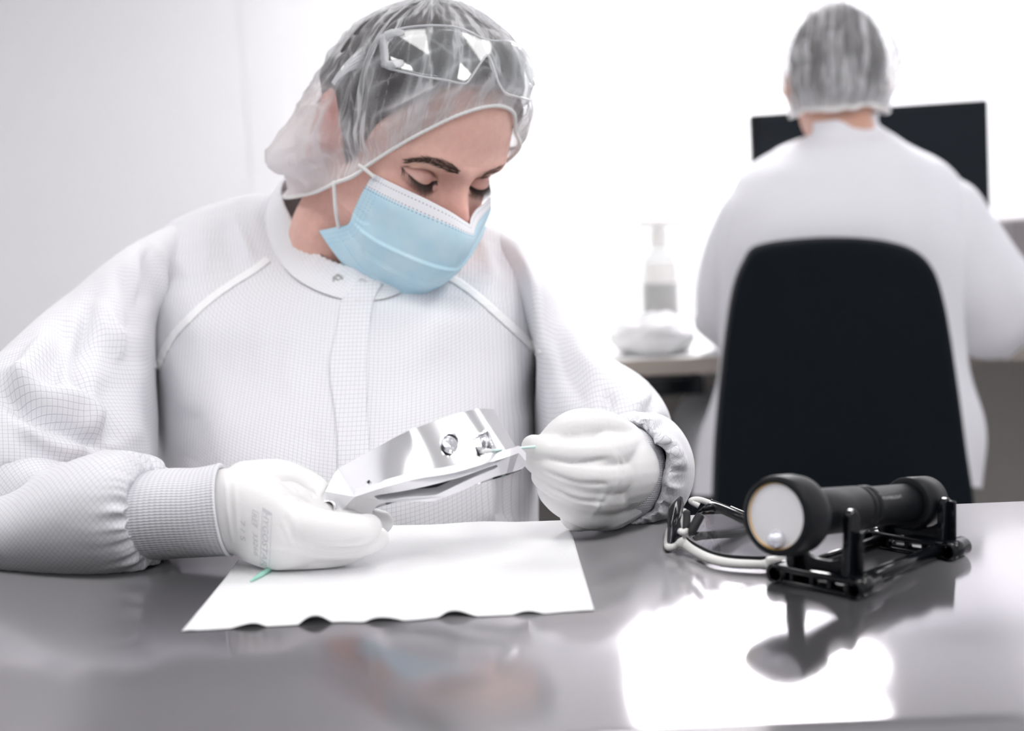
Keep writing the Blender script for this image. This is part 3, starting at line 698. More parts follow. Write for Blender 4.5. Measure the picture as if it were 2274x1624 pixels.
# settle the cap on its outline: draw the cloth in or out across the line of sight
TG = A_([(1150, 335), (1178, 300), (1183, 240), (1186, 180), (1172, 122), (1140, 80), (1100, 45), (1050, 12), (1000, -6), (930, -10), (868, 8), (800, 42), (758, 78), (712, 142), (678, 202), (640, 262), (606, 293), (588, 318), (577, 345), (581, 374), (598, 402), (616, 432)], float)
oc = A_([890, 240.0])
ta = np.unwrap(np.arctan2(-(TG-oc)[:, 1], (TG-oc)[:, 0])); tr_ = np.linalg.norm(TG-oc, axis=1)
def settle(NV, sv, scale, it, shrink=False):
    for _ in range(it):
        Q = proj(NV)-oc; a = np.arctan2(-Q[:, 1], Q[:, 0]); a = np.where(a < ta[0]-.02, a+2*math.pi, a); rho = np.linalg.norm(Q, axis=1)
        bins = np.linspace(ta[0], ta[-1], 61); bi = np.clip(((a-ta[0])/(ta[-1]-ta[0])*60).astype(int), 0, 59); sil = np.array([rho[bi == k].max() if (bi == k).any() else 1 for k in range(60)])
        ctr = (bins[1:]+bins[:-1])/2; ratio = np.interp(ctr, ta, tr_)*scale/sil
        kk = np.ones(5)/5; ratio = np.convolve(np.pad(ratio, 2, mode='edge'), kk, 'valid')
        if shrink: ratio = np.minimum(ratio, 1)
        okm = (a >= ta[0]) & (a <= ta[-1]); fac = np.where(okm, np.interp(a, ctr, ratio), 1.0); sl = np.interp(a, ctr, sil)
        wgt = smooth01((rho/sl-.35)/.6)*smooth01(sv/.05); mv = (fac-1)*wgt
        dep = ((NV-CAM) @ CF)/F; NV = NV+((Q[:, 0]*mv*dep)[:, None]*CR-(Q[:, 1]*mv*dep)[:, None]*CU)
    return NV
L2 = L.copy(); L2[:, 1] = np.where(fr > 0, y*(1-np.sign(fr))+y2*np.sign(fr), y); BV = W(L2)
hd = (L[:, 2] > -.06) & ((L[:, 2] > .062) | (L[:, 1] < -.075)); sub = BV[hd]; sv_ = .1*smooth01(np.maximum((L[hd, 2]-.06)/.03, (-.08-L[hd, 1])/.03)); BV[hd] = settle(sub, sv_, .90, 3, True)
# skin colour: pinker nose, cheeks and ear, paler lids, dark lash line
base = A_([.82, .515, .435]); Cb = np.tile(base, (len(L), 1))
def tintmix(w, c): global Cb; w = np.clip(w, 0, 1)[:, None]; Cb = Cb*(1-w)+A_(c)*w
onf = (y > -.05)
tintmix(.65*g(ax, .014)*g(z+.026, .022)*onf, (.76, .37, .33))
tintmix(.50*g(ax-.042, .02)*g(z+.028, .018)*onf, (.80, .42, .37))
tintmix(.55*g(z-(crz+.0040), .0045)*inside*onf, (.90, .64, .48))
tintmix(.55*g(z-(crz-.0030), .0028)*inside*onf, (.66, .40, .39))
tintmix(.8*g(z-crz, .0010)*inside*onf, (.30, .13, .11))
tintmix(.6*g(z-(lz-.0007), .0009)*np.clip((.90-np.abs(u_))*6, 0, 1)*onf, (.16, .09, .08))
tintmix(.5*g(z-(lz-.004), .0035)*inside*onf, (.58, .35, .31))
tintmix(.8*g(y+.098, .03)*g(ax-.076, .012)*g(z+.012, .05), (.76, .33, .31))
tintmix(.45*(z < -.06)*(y < .0), (.62, .36, .29))  # shadow below the jaw painted into the neck colour
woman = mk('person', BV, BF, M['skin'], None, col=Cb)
tag(woman, 'person in white gown, hairnet and blue mask holding a metal part in gloved hands', 'person')
HB = bvh(BV, BF)
def hl(px, py, off=0.0):
    return hit(HB, px, py, off)
# ------------------------------------------------------------------ brows, lashes
def strand(mb, p, r0):
    pts = cr(A_(p), 6); mb.tube(pts, np.linspace(r0, r0*.25, 6), 4, False)
def brow(axis, wid, n, ln, up):
    mb = MB(); ax_ = cr(A_(axis, float), 80); wd = np.interp(np.linspace(0, 1, 80), np.linspace(0, 1, len(wid)), wid); T = nrm(np.gradient(ax_, axis=0)); Nn = np.stack([-T[:, 1], T[:, 0]], 1)
    for i in range(n):
        t = rng.random(); k = int(t*79); b = (rng.random()-.5); q0 = ax_[k]+Nn[k]*wd[k]*b; L_ = ln*(.6+.7*rng.random()); d = nrm(T[k]+Nn[k]*up*(b*.9+.15*rng.standard_normal()))
        pp = []
        for s_, o_ in ((0, -.0003), (.5, .0009), (1, .0008)):
            h = hl(*(q0+d*L_*s_), o_)
            if h is None or Lc(h)[1] < -.03: break
            pp.append(h)
        if len(pp) == 3: strand(mb, pp, .00017)
    return mb
brow([(1022, 384), (1008, 377), (985, 366), (962, 358), (938, 355), (908, 357)], [8, 15, 16, 12, 7, 3], 420, 17, .5).build('eyebrow', M['brow'], woman)
brow([(1066, 396), (1085, 387), (1105, 379), (1122, 374), (1130, 374)], [4, 9, 13, 14, 10], 260, 13, .7).build('eyebrow', M['brow'], woman)
for s in (1, -1):
    mb = MB()
    for i in range(90):
        u0 = -1.0+2.0*(i+.5*rng.random())/90; xx = ex_+.0150*u0; zz_ = -.0058+.0052*u0*u0+.0012*u0
        o = W((s*xx, .08, zz_+.0001)); h = HB.ray_cast(Vector(o), Vector(HR[:, 1]*-1))
        if h[0] is None: continue
        p0 = Lc(A_(h[0])); fan = .35*u0; ll = (.0085+.0028*rng.random())*(1-.25*abs(u0))
        p1 = p0+A_([s*fan*ll*.45, ll*.42, -ll*.42]); p2 = p0+A_([s*fan*ll*1.0, ll*.70, -ll*.80])
        strand(mb, [W(p0-A_([0, .0005, 0])), W(p1), W(p2)], .00019)
    pts = []
    for u0 in np.linspace(-1, 1, 24):
        o = W((s*(ex_+.0150*u0), .08, -.0058+.0052*u0*u0+.0012*u0-.0002)); h = HB.ray_cast(Vector(o), Vector(HR[:, 1]*-1))
        if h[0] is not None: pts.append(A_(h[0]))
    mb.tube(pts[2:-2], .00020, 6); mb.build('eyelashes', M['lash'], woman)
# ------------------------------------------------------------------ hair and hairnet : star surfaces about the head centre
c0 = A_([0, -.075, .025]); hb0 = bvh(HV, HF)
def headr(d):
    o = []
    for v in d:
        h = hb0.ray_cast(Vector(c0), Vector(v)); o.append((Vector(h[0])-Vector(c0)).length if h[0] is not None else .08)
    return A_(o)
def starsurf(rim, apex, rows, n, fr_):
    rim = cr(A_(rim, float), n, True); d0 = nrm(rim-c0); r0 = np.linalg.norm(rim-c0, axis=1); apex = nrm(apex); om = np.arccos(np.clip(d0 @ apex, -1, 1))
    V = []; UV = []; tt = np.linspace(0, 1, rows)**.85
    per = np.linspace(0, 1, n, endpoint=False)
    for s in tt:
        s_ = min(s, .985); d = (np.sin((1-s_)*om)[:, None]*d0+np.sin(s_*om)[:, None]*apex)/np.sin(om)[:, None]; d = nrm(d)
        r = headr(d)*(smooth01(s/.06))+r0*(1-smooth01(s/.06)); V.append(c0+d*(r+fr_(d, s, per))[:, None]); UV.append(np.stack([per, np.full(n, s)], 1))
    return np.concatenate(V), grid_faces(rows, n), np.concatenate(UV)
apex = A_([0, -.35, 1.0])
bun = nrm(A_([.42, -.70, -.42]))
def f_hair(d, s, per):
    b = np.exp(-((1-(d @ nrm(A_([.15, -1, -.18]))))/.16)**1.5)
    return .006*smooth01(s/.2)+.010*b*smooth01(s/.3)+.004*smooth01((d[:, 2]-.2)/.6)+.0015*vnoise(np.stack([per*60, np.full(len(per), s*3), per*0], 1), 4)*min(1, s*5)
hrim = [(-.066, -.03, .030), (-.060, -.010, .060), (-.035, .000, .082), (0, .0045, .088), (.035, .000, .082), (.060, -.01, .060), (.068, -.034, .026), (.0705, -.052, -.022), (.071, -.075, .004), (.073, -.105, .018), (.072, -.125, .0), (.055, -.14, -.005), (0, -.165, -.005), (-.052, -.15, -.01), (-.07, -.125, -.03), (-.073, -.10, .015), (-.071, -.07, .0), (-.0705, -.05, -.01)]
HVv, HFc, HUV = starsurf(hrim, apex, 60, 220, f_hair)
NR = [LX(1148, 330, -.060), LX(1141, 290, -.050), LX(1113, 250, -.032), LX(1065, 238, -.006), LX(1000, 252, .018), LX(930, 290, .042), LX(860, 336, .058), LX(815, 368, .067),
      LX(785, 390, .073), LX(748, 404, .077), LX(695, 427, .070), LX(634, 433, .048), A_([.0, -.178, -.085]), A_([-.055, -.15, -.065]), A_([-.080, -.09, -.05]), A_([-.079, -.045, -.012])]
dnp = nrm(LX(606, 402, .035)-c0)
def f_net(d, s, per):
    k = smooth01(s/.10)
    back = np.exp(-((1-(d @ nrm(A_([.25, -.9, -.30]))))/.30)**2); low = np.exp(-((1-(d @ nrm(A_([.85, -.50, -.35]))))/.12)**1.5); far = np.exp(-((1-(d @ nrm(A_([-.98, .05, -.15]))))/.10)**1.5)
    st = np.stack([per*70, np.full(len(per), s*4), per*0+3], 1); a = vnoise(st, 11); b = vnoise(np.stack([per*26, np.full(len(per), s*7), per*0], 1), 12)
    ridge = (1-np.abs(b))**4
    g1 = vnoise(np.stack([per*150, np.full(len(per), s*5), per*0], 1), 15)*np.exp(-s*9)
    r = .0105*smooth01(s/.16)+.026*np.exp(-((1-(d @ dnp))/.07)**1.5)*np.exp(-((s-.13)/.10)**2)*smooth01(s/.05)+k*(.020*back*smooth01(s/.35)+.016*low+.006*(low+back)*(vnoise(np.stack([per*34, np.full(len(per), s*14), per*0+9], 1), 19)+.6*vnoise(np.stack([per*60, np.full(len(per), s*22), per*0+2], 1), 20))+.010*far+.002*a+.0040*ridge*smooth01(s/.12)+.0022*g1)
    return r+.001+.004*smooth01((d[:, 2]-.3)/.6)
_d = nrm(A_(NR)-c0); _r = np.maximum(np.linalg.norm(A_(NR)-c0, axis=1), headr(_d)+.0012); NR = list(c0+_d*_r[:, None])
V, Fc, UV = starsurf(NR, apex, 120, 420, f_net)
d_ = nrm(V-c0); den = .54+.32*np.exp(-((1-(d_ @ nrm(Lc(W((.075, -.1, -.012)))-c0)))/.05)**1.2)+.42*np.exp(-((1-(d_ @ nrm(A_([.70, -.50, -.62]))))/.15)**1.2)+.15*np.exp(-((1-(d_ @ nrm(A_([-.98, .05, -.2]))))/.12)**1.2)
b = vnoise(np.stack([UV[:, 0]*26, UV[:, 1]*7, UV[:, 0]*0], 1), 12); b2 = vnoise(np.stack([UV[:, 0]*46+UV[:, 1]*3, UV[:, 1]*3.2, UV[:, 0]*0+6], 1), 17); b3 = vnoise(np.stack([UV[:, 0]*17-UV[:, 1]*4, UV[:, 1]*5, UV[:, 0]*0+2], 1), 18); den += .24*(1-np.abs(b))**5+.34*(1-np.abs(b2))**11+.30*(1-np.abs(b3))**14-.05
NV = W(V)
NV = settle(NV, UV[:, 1], 1.0, 3)
_lw = Lc(NV); _w = smooth01((.035-_lw[:, 2])/.04)*smooth01((-_lw[:, 1]-.055)/.03)*smooth01(UV[:, 1]/.04)
NV = lap(NV, Fc, 25, .5, smooth01((.06-_lw[:, 2])/.04)*smooth01((-_lw[:, 1]-.04)/.03)*smooth01(UV[:, 1]/.03))
_r1 = (1-np.abs(vnoise(NV*A_([42, 42, 55])+3, 61)))**3; _r2 = vnoise(NV*90+7, 62); NV = NV+nrm(NV-W(c0))*(_w*(.0050*_r1+.0022*_r2-.002))[:, None]
hair = mk('hair', settle(W(HVv), np.ones(len(HVv)), .955, 3, True), HFc, M['hair'], woman, uv=HUV)
den = den + _w*(.40*_r1**2-.08+.14*vnoise(NV*70+1, 63))
net = mk('hairnet', NV, Fc, M['net'], woman, uv=UV, col=np.repeat(den[:, None], 3, 1)); NB = bvh(NV, Fc)
rimc = cr(A_(NR), 420, True); e1 = W(rimc+nrm(rimc-c0)*.0016)
per = np.arange(420); e1 = np.concatenate([e1, e1[:1]])
MB().tube(e1, .0017+.0003*np.sin(np.arange(421)*2.1), 8, False).build('elastic_band', M['white_elastic'], net)
# ------------------------------------------------------------------ face mask
MR = [[(828, 386, .0630), (862, 403, .056), (900, 421, .047), (950, 444, .034), (1000, 470, .0195), (1032, 490, .0075), (1047, 497, .0005), (1049, 482, -.0085), (1058, 466, -.018), (1075, 454, -.030), (1093, 440, -.043)],
      [(806, 424, .0645), (845, 445, .058), (885, 464, .049), (940, 488, .036), (1000, 512, .0205), (1038, 528, .0075), (1051, 530, .0000), (1056, 515, -.009), (1063, 498, -.020), (1075, 482, -.032), (1088, 466, -.045)],
      [(785, 466, .0645), (822, 490, .058), (866, 510, .049), (925, 535, .036), (985, 556, .0205), (1025, 568, .008), (1041, 566, -.001), (1052, 548, -.011), (1062, 528, -.022), (1073, 508, -.034), (1082, 490, -.047)],
      [(772, 498, .0640), (802, 528, .057), (840, 556, .047), (895, 584, .034), (950, 606, .020), (993, 612, .008), (1012, 602, -.002), (1030, 582, -.013), (1048, 556, -.024), (1062, 530, -.036), (1072, 508, -.048)],
      [(742, 506, .0620), (770, 548, .054), (806, 592, .043), (852, 628, .030), (895, 646, .018), (935, 650, .007), (965, 641, -.003), (995, 622, -.014), (1025, 590, -.026), (1048, 556, -.038), (1062, 528, -.049)]]
G = A_([[LX(*p) for p in r] for r in MR])
G = np.concatenate([G, (G[-1]*.8+A_([0, -.02, -.015])*1+G[-1]*.2)[None]])
G = cr(G, 140); G = np.swapaxes(cr(np.swapaxes(G, 0, 1), 200), 0, 1)
nr_, nc_ = G.shape[:2]; vv = np.linspace(0, 1, nr_)
nv = vnormals(G.reshape(-1, 3), grid_faces(nr_, nc_, False)); nv *= np.sign((nv @ A_([0.3, 1, 0])).sum()); nv = nv.reshape(nr_, nc_, 3)
fade = smooth01(np.linspace(0, 1, nc_)/.10)
st = np.zeros(nr_)
for v0, w_, h_ in ((.52, .05, .0036), (.66, .05, .0036), (.79, .04, .0028)): st += h_*np.clip((vv-v0)/.012, 0, 1)*np.exp(-np.clip((vv-v0)/w_, 0, None))
uu = np.linspace(0, 1, nc_); wv = .0012*vnoise(np.stack([np.tile(uu*5, nr_), np.repeat(vv*5, nc_), np.zeros(nr_*nc_)], 1), 8).reshape(nr_, nc_)
HB2 = HB
Gw = W(G.reshape(-1, 3)); cu = np.tile(np.arange(nc_)/(nc_-1), nr_); dist = np.zeros(len(Gw))
for i in np.nonzero(cu < .62)[0]:
    v = Gw[i]-CAM; dd = np.linalg.norm(v); h = HB.ray_cast(Vector(CAM), Vector(v/dd))
    if h[0] is not None and -.004 < dd-h[3] < .03: dist[i] = dd-h[3]+.0022
dist = dist.reshape(nr_, nc_)
for _ in range(6):
    p_ = np.pad(dist, 1, mode='edge'); dist = np.maximum(dist, (p_[:-2, 1:-1]+p_[2:, 1:-1]+p_[1:-1, :-2]+p_[1:-1, 2:])/4)
Gw = Gw-nrm(Gw-CAM)*dist.reshape(-1, 1); G = Lc(Gw).reshape(nr_, nc_, 3)
G = G + nv*((st[:, None]*fade[None]+wv)[..., None])
MVv = W(G.reshape(-1, 3)); back = W((G-nv*.0012).reshape(-1, 3)); n = nr_*nc_
Fm = grid_faces(nr_, nc_, False); Fc = Fm+[tuple(i+n for i in f[::-1]) for f in Fm]
Bd = [(0, j) for j in range(nc_)]+[(i, nc_-1) for i in range(1, nr_)]+[(nr_-1, j) for j in range(nc_-2, -1, -1)]+[(i, 0) for i in range(nr_-2, 0, -1)]; I = [a*nc_+b for a, b in Bd]
for a, b in zip(I, I[1:]+I[:1]): Fc.append((a, b, b+n, a+n))
uvm = np.stack(np.meshgrid(uu, vv*.9), -1).reshape(-1, 2)
mask = mk('face_mask', np.concatenate([MVv, back]), Fc, M['mask'], woman, uv=np.concatenate([uvm, uvm]))
for a, b, c in (((832, 394, .0630), (815, 380, .068), (796, 366, .073)), ((752, 506, .0635), (745, 462, .074), (742, 402, .079))):
    MB().tube(W(cr([LX(*a), LX(*b), LX(*c)], 14)), .0017, 8).build('ear_loop', M['white_elastic'], mask)
# ================================================================== WOMAN : gown
def back_(V):
    Y = V[:, 1]; k = (Y+.072*smooth01((Y-.955)/.13))/Y
    return CAM+(V-CAM)*k[:, None]
ringsT = [
 [(745, 430, 1.285), (640, 428, 1.275), (594, 500, 1.215), (655, 612, 1.135), (780, 664, 1.085), (900, 640, 1.105), (950, 540, 1.195), (860, 440, 1.275)],
 [(748, 436, 1.31), (600, 428, 1.290), (532, 462, 1.235), (566, 640, 1.128), (775, 695, 1.072), (985, 640, 1.105), (1012, 486, 1.235), (900, 445, 1.29)],
 [(750, 455, 1.33), (450, 478, 1.30), (362, 530, 1.225), (438, 700, 1.115), (765, 745, 1.058), (1082, 690, 1.095), (1168, 570, 1.215), (1020, 482, 1.30)],
 [(752, 520, 1.35), (395, 545, 1.31), (322, 660, 1.215), (415, 800, 1.095), (755, 830, 1.040), (1100, 795, 1.080), (1218, 690, 1.205), (1120, 560, 1.32)],
 [(756, 760, 1.36), (380, 800, 1.32), (338, 840, 1.205), (430, 930, 1.055), (752, 950, 1.015), (1090, 930, 1.050), (1193, 840, 1.195), (1130, 780, 1.33)],
 [(760, 960, 1.36), (375, 980, 1.32), (336, 1000, 1.19), (435, 1050, 1.032), (755, 1065, .995), (1090, 1050, 1.032), (1190, 1000, 1.18), (1130, 980, 1.33)],
 [(760, 1130, 1.36), (375, 1140, 1.32), (336, 1150, 1.17), (440, 1170, 1.020), (757, 1180, .985), (1085, 1170, 1.022), (1192, 1150, 1.165), (1130, 1140, 1.33)],
 [(760, 1420, 1.36), (375, 1420, 1.32), (330, 1420, 1.16), (440, 1420, 1.010), (757, 1420, .978), (1085, 1420, 1.012), (1195, 1420, 1.155), (1130, 1420, 1.33)]]
TV, TF = loft8(ringsT, 260, 220); TV = back_(TV)
nz = vnormals(TV, TF); nz = nz*np.sign(((TV-TV.mean(0))*nz).sum())
TV = TV + nz*(.0016*vnoise(TV*A_([30, 30, 7])+5, 21)+.0012*vnoise(TV*A_([14, 14, 4])+15, 22))[:, None]
_g = TV.reshape(220, 260, 3); _v = np.concatenate([np.zeros((1, 260)), np.cumsum(np.linalg.norm(np.diff(_g, axis=0), axis=2), 0)]); kk = np.ones(41)/41; _v = np.stack([np.convolve(np.concatenate([r[-20:], r, r[:20]]), kk, 'valid') for r in _v])
TUV = np.stack([TV[:, 0], _v.ravel()], 1)
S = [([(655, 690), (640, 780), (650, 900)], 26, .0022), ([(560, 640), (585, 740), (575, 850)], 22, .0022), ([(830, 680), (810, 760), (815, 880)], 24, .0025),
     ([(880, 690), (900, 800), (870, 920)], 30, -.002), ([(1000, 680), (960, 760), (900, 830)], 36, .0025), ([(470, 600), (440, 680), (400, 760)], 26, .0015),
     ([(515, 470), (545, 540), (560, 590)], 13, .0035), ([(480, 480), (510, 560), (520, 610)], 16, -.0025), ([(440, 490), (460, 560), (440, 640)], 16, .002),
     ([(1120, 1040), (1130, 1100), (1125, 1165)], 22, -.010), ([(1165, 900), (1160, 1000), (1165, 1150)], 24, .004), ([(1080, 1040), (1085, 1100), (1080, 1170)], 18, .004),
     ([(420, 900), (430, 980), (410, 1040)], 30, -.003), ([(1060, 520), (1090, 580), (1110, 640)], 18, .003), ([(1100, 560), (1120, 620), (1115, 680)], 16, -.003),
     ([(700, 950), (690, 1030), (700, 1100)], 30, -.002)]
TV = folds(TV, TF, S)
gown = mk('gown', TV, TF, M['gown'], woman, uv=TUV); TB = bvh(TV, TF)
# sleeves
def joined(parts):
    b = MB()
    for V, Fc, UV, nc, ends in parts:
        V, Fc, UV = list(V), list(Fc), list(UV); n = len(V)
        for e in ends:
            k = 0 if e == 0 else n-nc
            V.append(np.mean(V[k:k+nc], 0)); UV.append(UV[k]); c = len(V)-1
            Fc += [(c, k+(j+1) % nc, k+j) for j in range(nc)]
        b.add(V, Fc, UV)
    return A_(b.V), b.F, A_(b.UV)
V1, F1, U1 = ptube([((618, 424), (640, 560), 1.285, .04), ((530, 450), (560, 640), 1.285, .05), ((430, 483), (450, 690), 1.275, .06), ((348, 514), (362, 730), 1.235, .080), ((255, 570), (352, 820), 1.165, .095), ((150, 655), (349, 950), 1.115, .095), ((55, 735), (338, 1040), 1.06, .090),
                    ((-50, 830), (250, 1085), 1.015, .085), ((-160, 940), (110, 1115), .985, .075), ((-250, 1060), (-20, 1140), .97, .06)], 150, 150)
V2, F2, U2 = ptube([((-230, 1030), (-180, 1240), 1.0, .05, -10), ((-60, 990), (-70, 1280), .965, .055, -20), ((60, 988), (20, 1180), .955, .05, -20), ((160, 1028), (90, 1120), .945, .04, -20), ((230, 1060), (180, 1100), .93, .02)], 90, 60)
V3, F3, U3 = ptube([((-230, 1110), (-220, 1285), .96, .045, -20), ((-90, 1120), (-100, 1284), .935, .055, -28), ((20, 1098), (10, 1284), .905, .056, -34), ((120, 1040), (115, 1287), .885, .056, -40), ((215, 1006), (215, 1286), .872, .052, -46),
                    ((290, 1000), (290, 1274), .868, .046, -46), ((338, 1022), (335, 1254), .868, .039, -58), ((346, 1046), (343, 1238), .868, .034, -68), ((322, 1058), (322, 1228), .868, .030, -52)], 170, 170)
G3 = V3.reshape(170, 170, 3); cc = G3.mean(1, keepdims=True); thg = np.arange(170)*2*math.pi/170
t3 = np.linspace(0, 1, 170); gat = np.exp(-((t3-.76)/.11)**2)
pat = vnoise(np.stack([np.cos(thg)*7+20, np.sin(thg)*7+20, thg*0], 1), 41)+.6*vnoise(np.stack([np.cos(thg)*15, np.sin(thg)*15, thg*0+4], 1), 42)
G3 = G3 + nrm(G3-cc)*(gat[:, None]*pat[None]*.0050)[..., None]; V3 = G3.reshape(-1, 3)
V1 = back_(V1); V2 = back_(V2)
SV, SF, SU = joined([(V1, F1, U1, 150, (0, 1)), (V2, F2, U2, 90, (0, 1)), (V3, F3, U3, 170, (0,))])
n1 = vnormals(SV, SF); n1[:len(V1)] *= np.sign(((V1-V1.mean(0))*n1[:len(V1)]).sum())
SV = SV + n1*(.0016*vnoise(SV*A_([20, 20, 20])+9, 31))[:, None]
S = [([(195, 650), (225, 730), (268, 775)], 22, .004), ([(210, 640), (188, 730), (180, 820), (215, 905)], 20, -.006), ([(265, 590), (300, 680), (300, 740)], 20, -.004), ([(322, 545), (330, 600), (325, 690)], 12, -.005),
     ([(345, 548), (356, 600), (354, 720)], 9, .004), ([(232, 680), (262, 760), (258, 800)], 10, .003), ([(120, 740), (70, 810), (40, 870)], 24, .005), ([(150, 700), (130, 790), (110, 870)], 26, -.004),
     ([(0, 880), (80, 925), (170, 960), (245, 1010)], 16, -.007), ([(0, 830), (90, 880), (190, 900), (230, 960)], 26, .006), ([(40, 945), (120, 990), (200, 1000)], 16, .004), ([(240, 830), (250, 920), (255, 990)], 26, -.004), ([(310, 800), (305, 900), (300, 990)], 24, .003),
     ([(-20, 1160), (60, 1110), (150, 1050)], 14, -.004), ([(0, 1190), (90, 1100), (190, 1050)], 18, .003), ([(60, 1180), (130, 1160), (200, 1140)], 26, -.0018), ([(220, 1060), (235, 1075), (262, 1078)], 10, -.004), ([(205, 1040), (240, 1050), (275, 1060)], 10, .003),
     ([(0, 1230), (100, 1240), (200, 1225)], 30, .002), ([(240, 1110), (225, 1120), (205, 1120)], 9, -.002), ([(40, 1075), (110, 1060), (160, 1032)], 9, -.004), ([(0, 1040), (50, 1055), (110, 1050)], 12, -.004)]
SV = folds(SV, SF, [(a, b, h*1.9) for a, b, h in S])
SV[:, 2] = np.where((SV[:, 1] > TY0) & (SV[:, 1] < TY1), np.maximum(SV[:, 2], TZ+.0006), SV[:, 2])
mk('sleeve', SV, SF, M['sleeve'], gown, uv=SU)
W1, G1, X1 = ptube([((930, 450), (920, 560), 1.285, .04), ((1010, 478), (1000, 640), 1.285, .05), ((1082, 498), (1070, 680), 1.275, .06), ((1138, 530), (1125, 720), 1.245, .075), ((1182, 585), (1186, 800), 1.185, .085), ((1232, 668), (1187, 905), 1.16, .085), ((1290, 752), (1196, 1010), 1.13, .085),
                    ((1352, 793), (1230, 1090), 1.105, .08), ((1425, 838), (1280, 1130), 1.085, .075), ((1474, 895), (1320, 1140), 1.07, .065), ((1494, 960), (1360, 1140), 1.06, .05), ((1480, 1030), (1400, 1130), 1.05, .03)], 150, 150)
W2, G2, X2 = ctube([(1440, 985, 1.075, 55, 60, -.3), (1445, 1010, 1.05, 80, 95, -.45), (1442, 1040, 1.01, 98, 120, -.5), (1425, 1046, .975, 112, 130, -.5), (1412, 1046, .952, 112, 130, -.5), (1404, 1047, .936, 100, 124, -.5), (1400, 1048, .930, 86, 114, -.5), (1400, 1050, .938, 74, 104, -.5)], 170, 110)
G_ = W2.reshape(110, 170, 3); cc = G_.mean(1, keepdims=True); t3 = np.linspace(0, 1, 110); gat = np.exp(-((t3-.80)/.15)**2)
pat = vnoise(np.stack([np.cos(thg)*9+20, np.sin(thg)*9+20, thg*0], 1), 43)+.6*vnoise(np.stack([np.cos(thg)*18, np.sin(thg)*18, thg*0+4], 1), 44)
G_ = G_+nrm(G_-cc)*(gat[:, None]*pat[None]*.0016)[..., None]; W2 = G_.reshape(-1, 3)
W1 = back_(W1)
LV, LF, LU = joined([(W1, G1, X1, 150, (0, 1)), (W2, G2, X2, 170, (0,))])
n1 = vnormals(LV, LF); LV = LV+n1*(.0016*vnoise(LV*A_([18, 18, 18])+19, 33))[:, None]
S = [([(1255, 700), (1290, 790), (1340, 850)], 20, .0035), ([(1230, 720), (1250, 820), (1300, 900)], 26, -.003), ([(1340, 870), (1352, 890), (1335, 915)], 14, -.004), ([(1448, 850), (1455, 890), (1415, 930)], 9, -.006), ([(1430, 840), (1440, 880), (1400, 910)], 10, .003),
     ([(1420, 942), (1460, 940), (1495, 930)], 9, -.006), ([(1195, 620), (1200, 700), (1205, 800)], 16, .002), ([(1420, 985), (1470, 1010), (1500, 1060)], 16, -.003), ([(1450, 975), (1490, 990), (1520, 1050)], 14, .003), ([(1480, 1080), (1470, 1120), (1440, 1150)], 16, -.002)]
LV = folds(LV, LF, [(a, b, h*1.6) for a, b, h in S])
LV[:, 2] = np.where((LV[:, 1] > TY0) & (LV[:, 1] < TY1), np.maximum(LV[:, 2], TZ+.0006), LV[:, 2])
mk('sleeve', LV, LF, M['sleeve'], gown, uv=LU); AB = bvh(np.concatenate([TV, SV, LV]), list(TF)+[tuple(i+len(TV) for i in f) for f in SF]+[tuple(i+len(TV)+len(SV) for i in f) for f in LF])
# collar : a stand-up ring, two skins
topR = cr(A_([P(*p) for p in [(740, 392, 1.285), (640, 392, 1.275), (624, 445, 1.225), (688, 552, 1.152), (796, 596, 1.108), (890, 570, 1.128), (925, 480, 1.20), (850, 405, 1.275)]]), 220, True)
botR = cr(A_([P(*p) for p in [(745, 440, 1.300), (618, 438, 1.29), (588, 510, 1.213), (650, 614, 1.130), (780, 668, 1.080), (905, 642, 1.100), (958, 542, 1.195), (862, 446, 1.288)]]), 220, True)
topR = back_(topR); botR = back_(botR)
topR = topR+A_([0, 0, 1])*(.0007*np.sin(np.arange(220)*2*math.pi/220*75))[:, None]
ax0 = (topR.mean(0)+botR.mean(0))/2
rows = [botR*(1-t)+topR*t+nrm(botR*(1-t)+topR*t-ax0)*(.004*math.sin(math.pi*t)) for t in np.linspace(0, 1, 18)]
inn = [r-nrm(r-ax0)*.003 for r in rows[::-1]]
CV = np.concatenate(rows+inn); Fc = grid_faces(36, 220); k0 = 35*220
for j in range(220): Fc.append((k0+j, k0+(j+1) % 220, (j+1) % 220, j))
arc = np.concatenate([[0], np.cumsum(np.linalg.norm(np.diff(botR, axis=0), axis=1))]); uvc = np.stack([np.tile(arc, 36), np.repeat(np.concatenate([np.linspace(0, .035, 18), np.linspace(.035, 0, 18)]), 220)], 1)
collar = mk('collar', CV, Fc, M['collar'], gown, uv=uvc); CB = bvh(np.concatenate([CV, TV]), list(Fc)+[tuple(i+len(CV) for i in f) for f in TF])
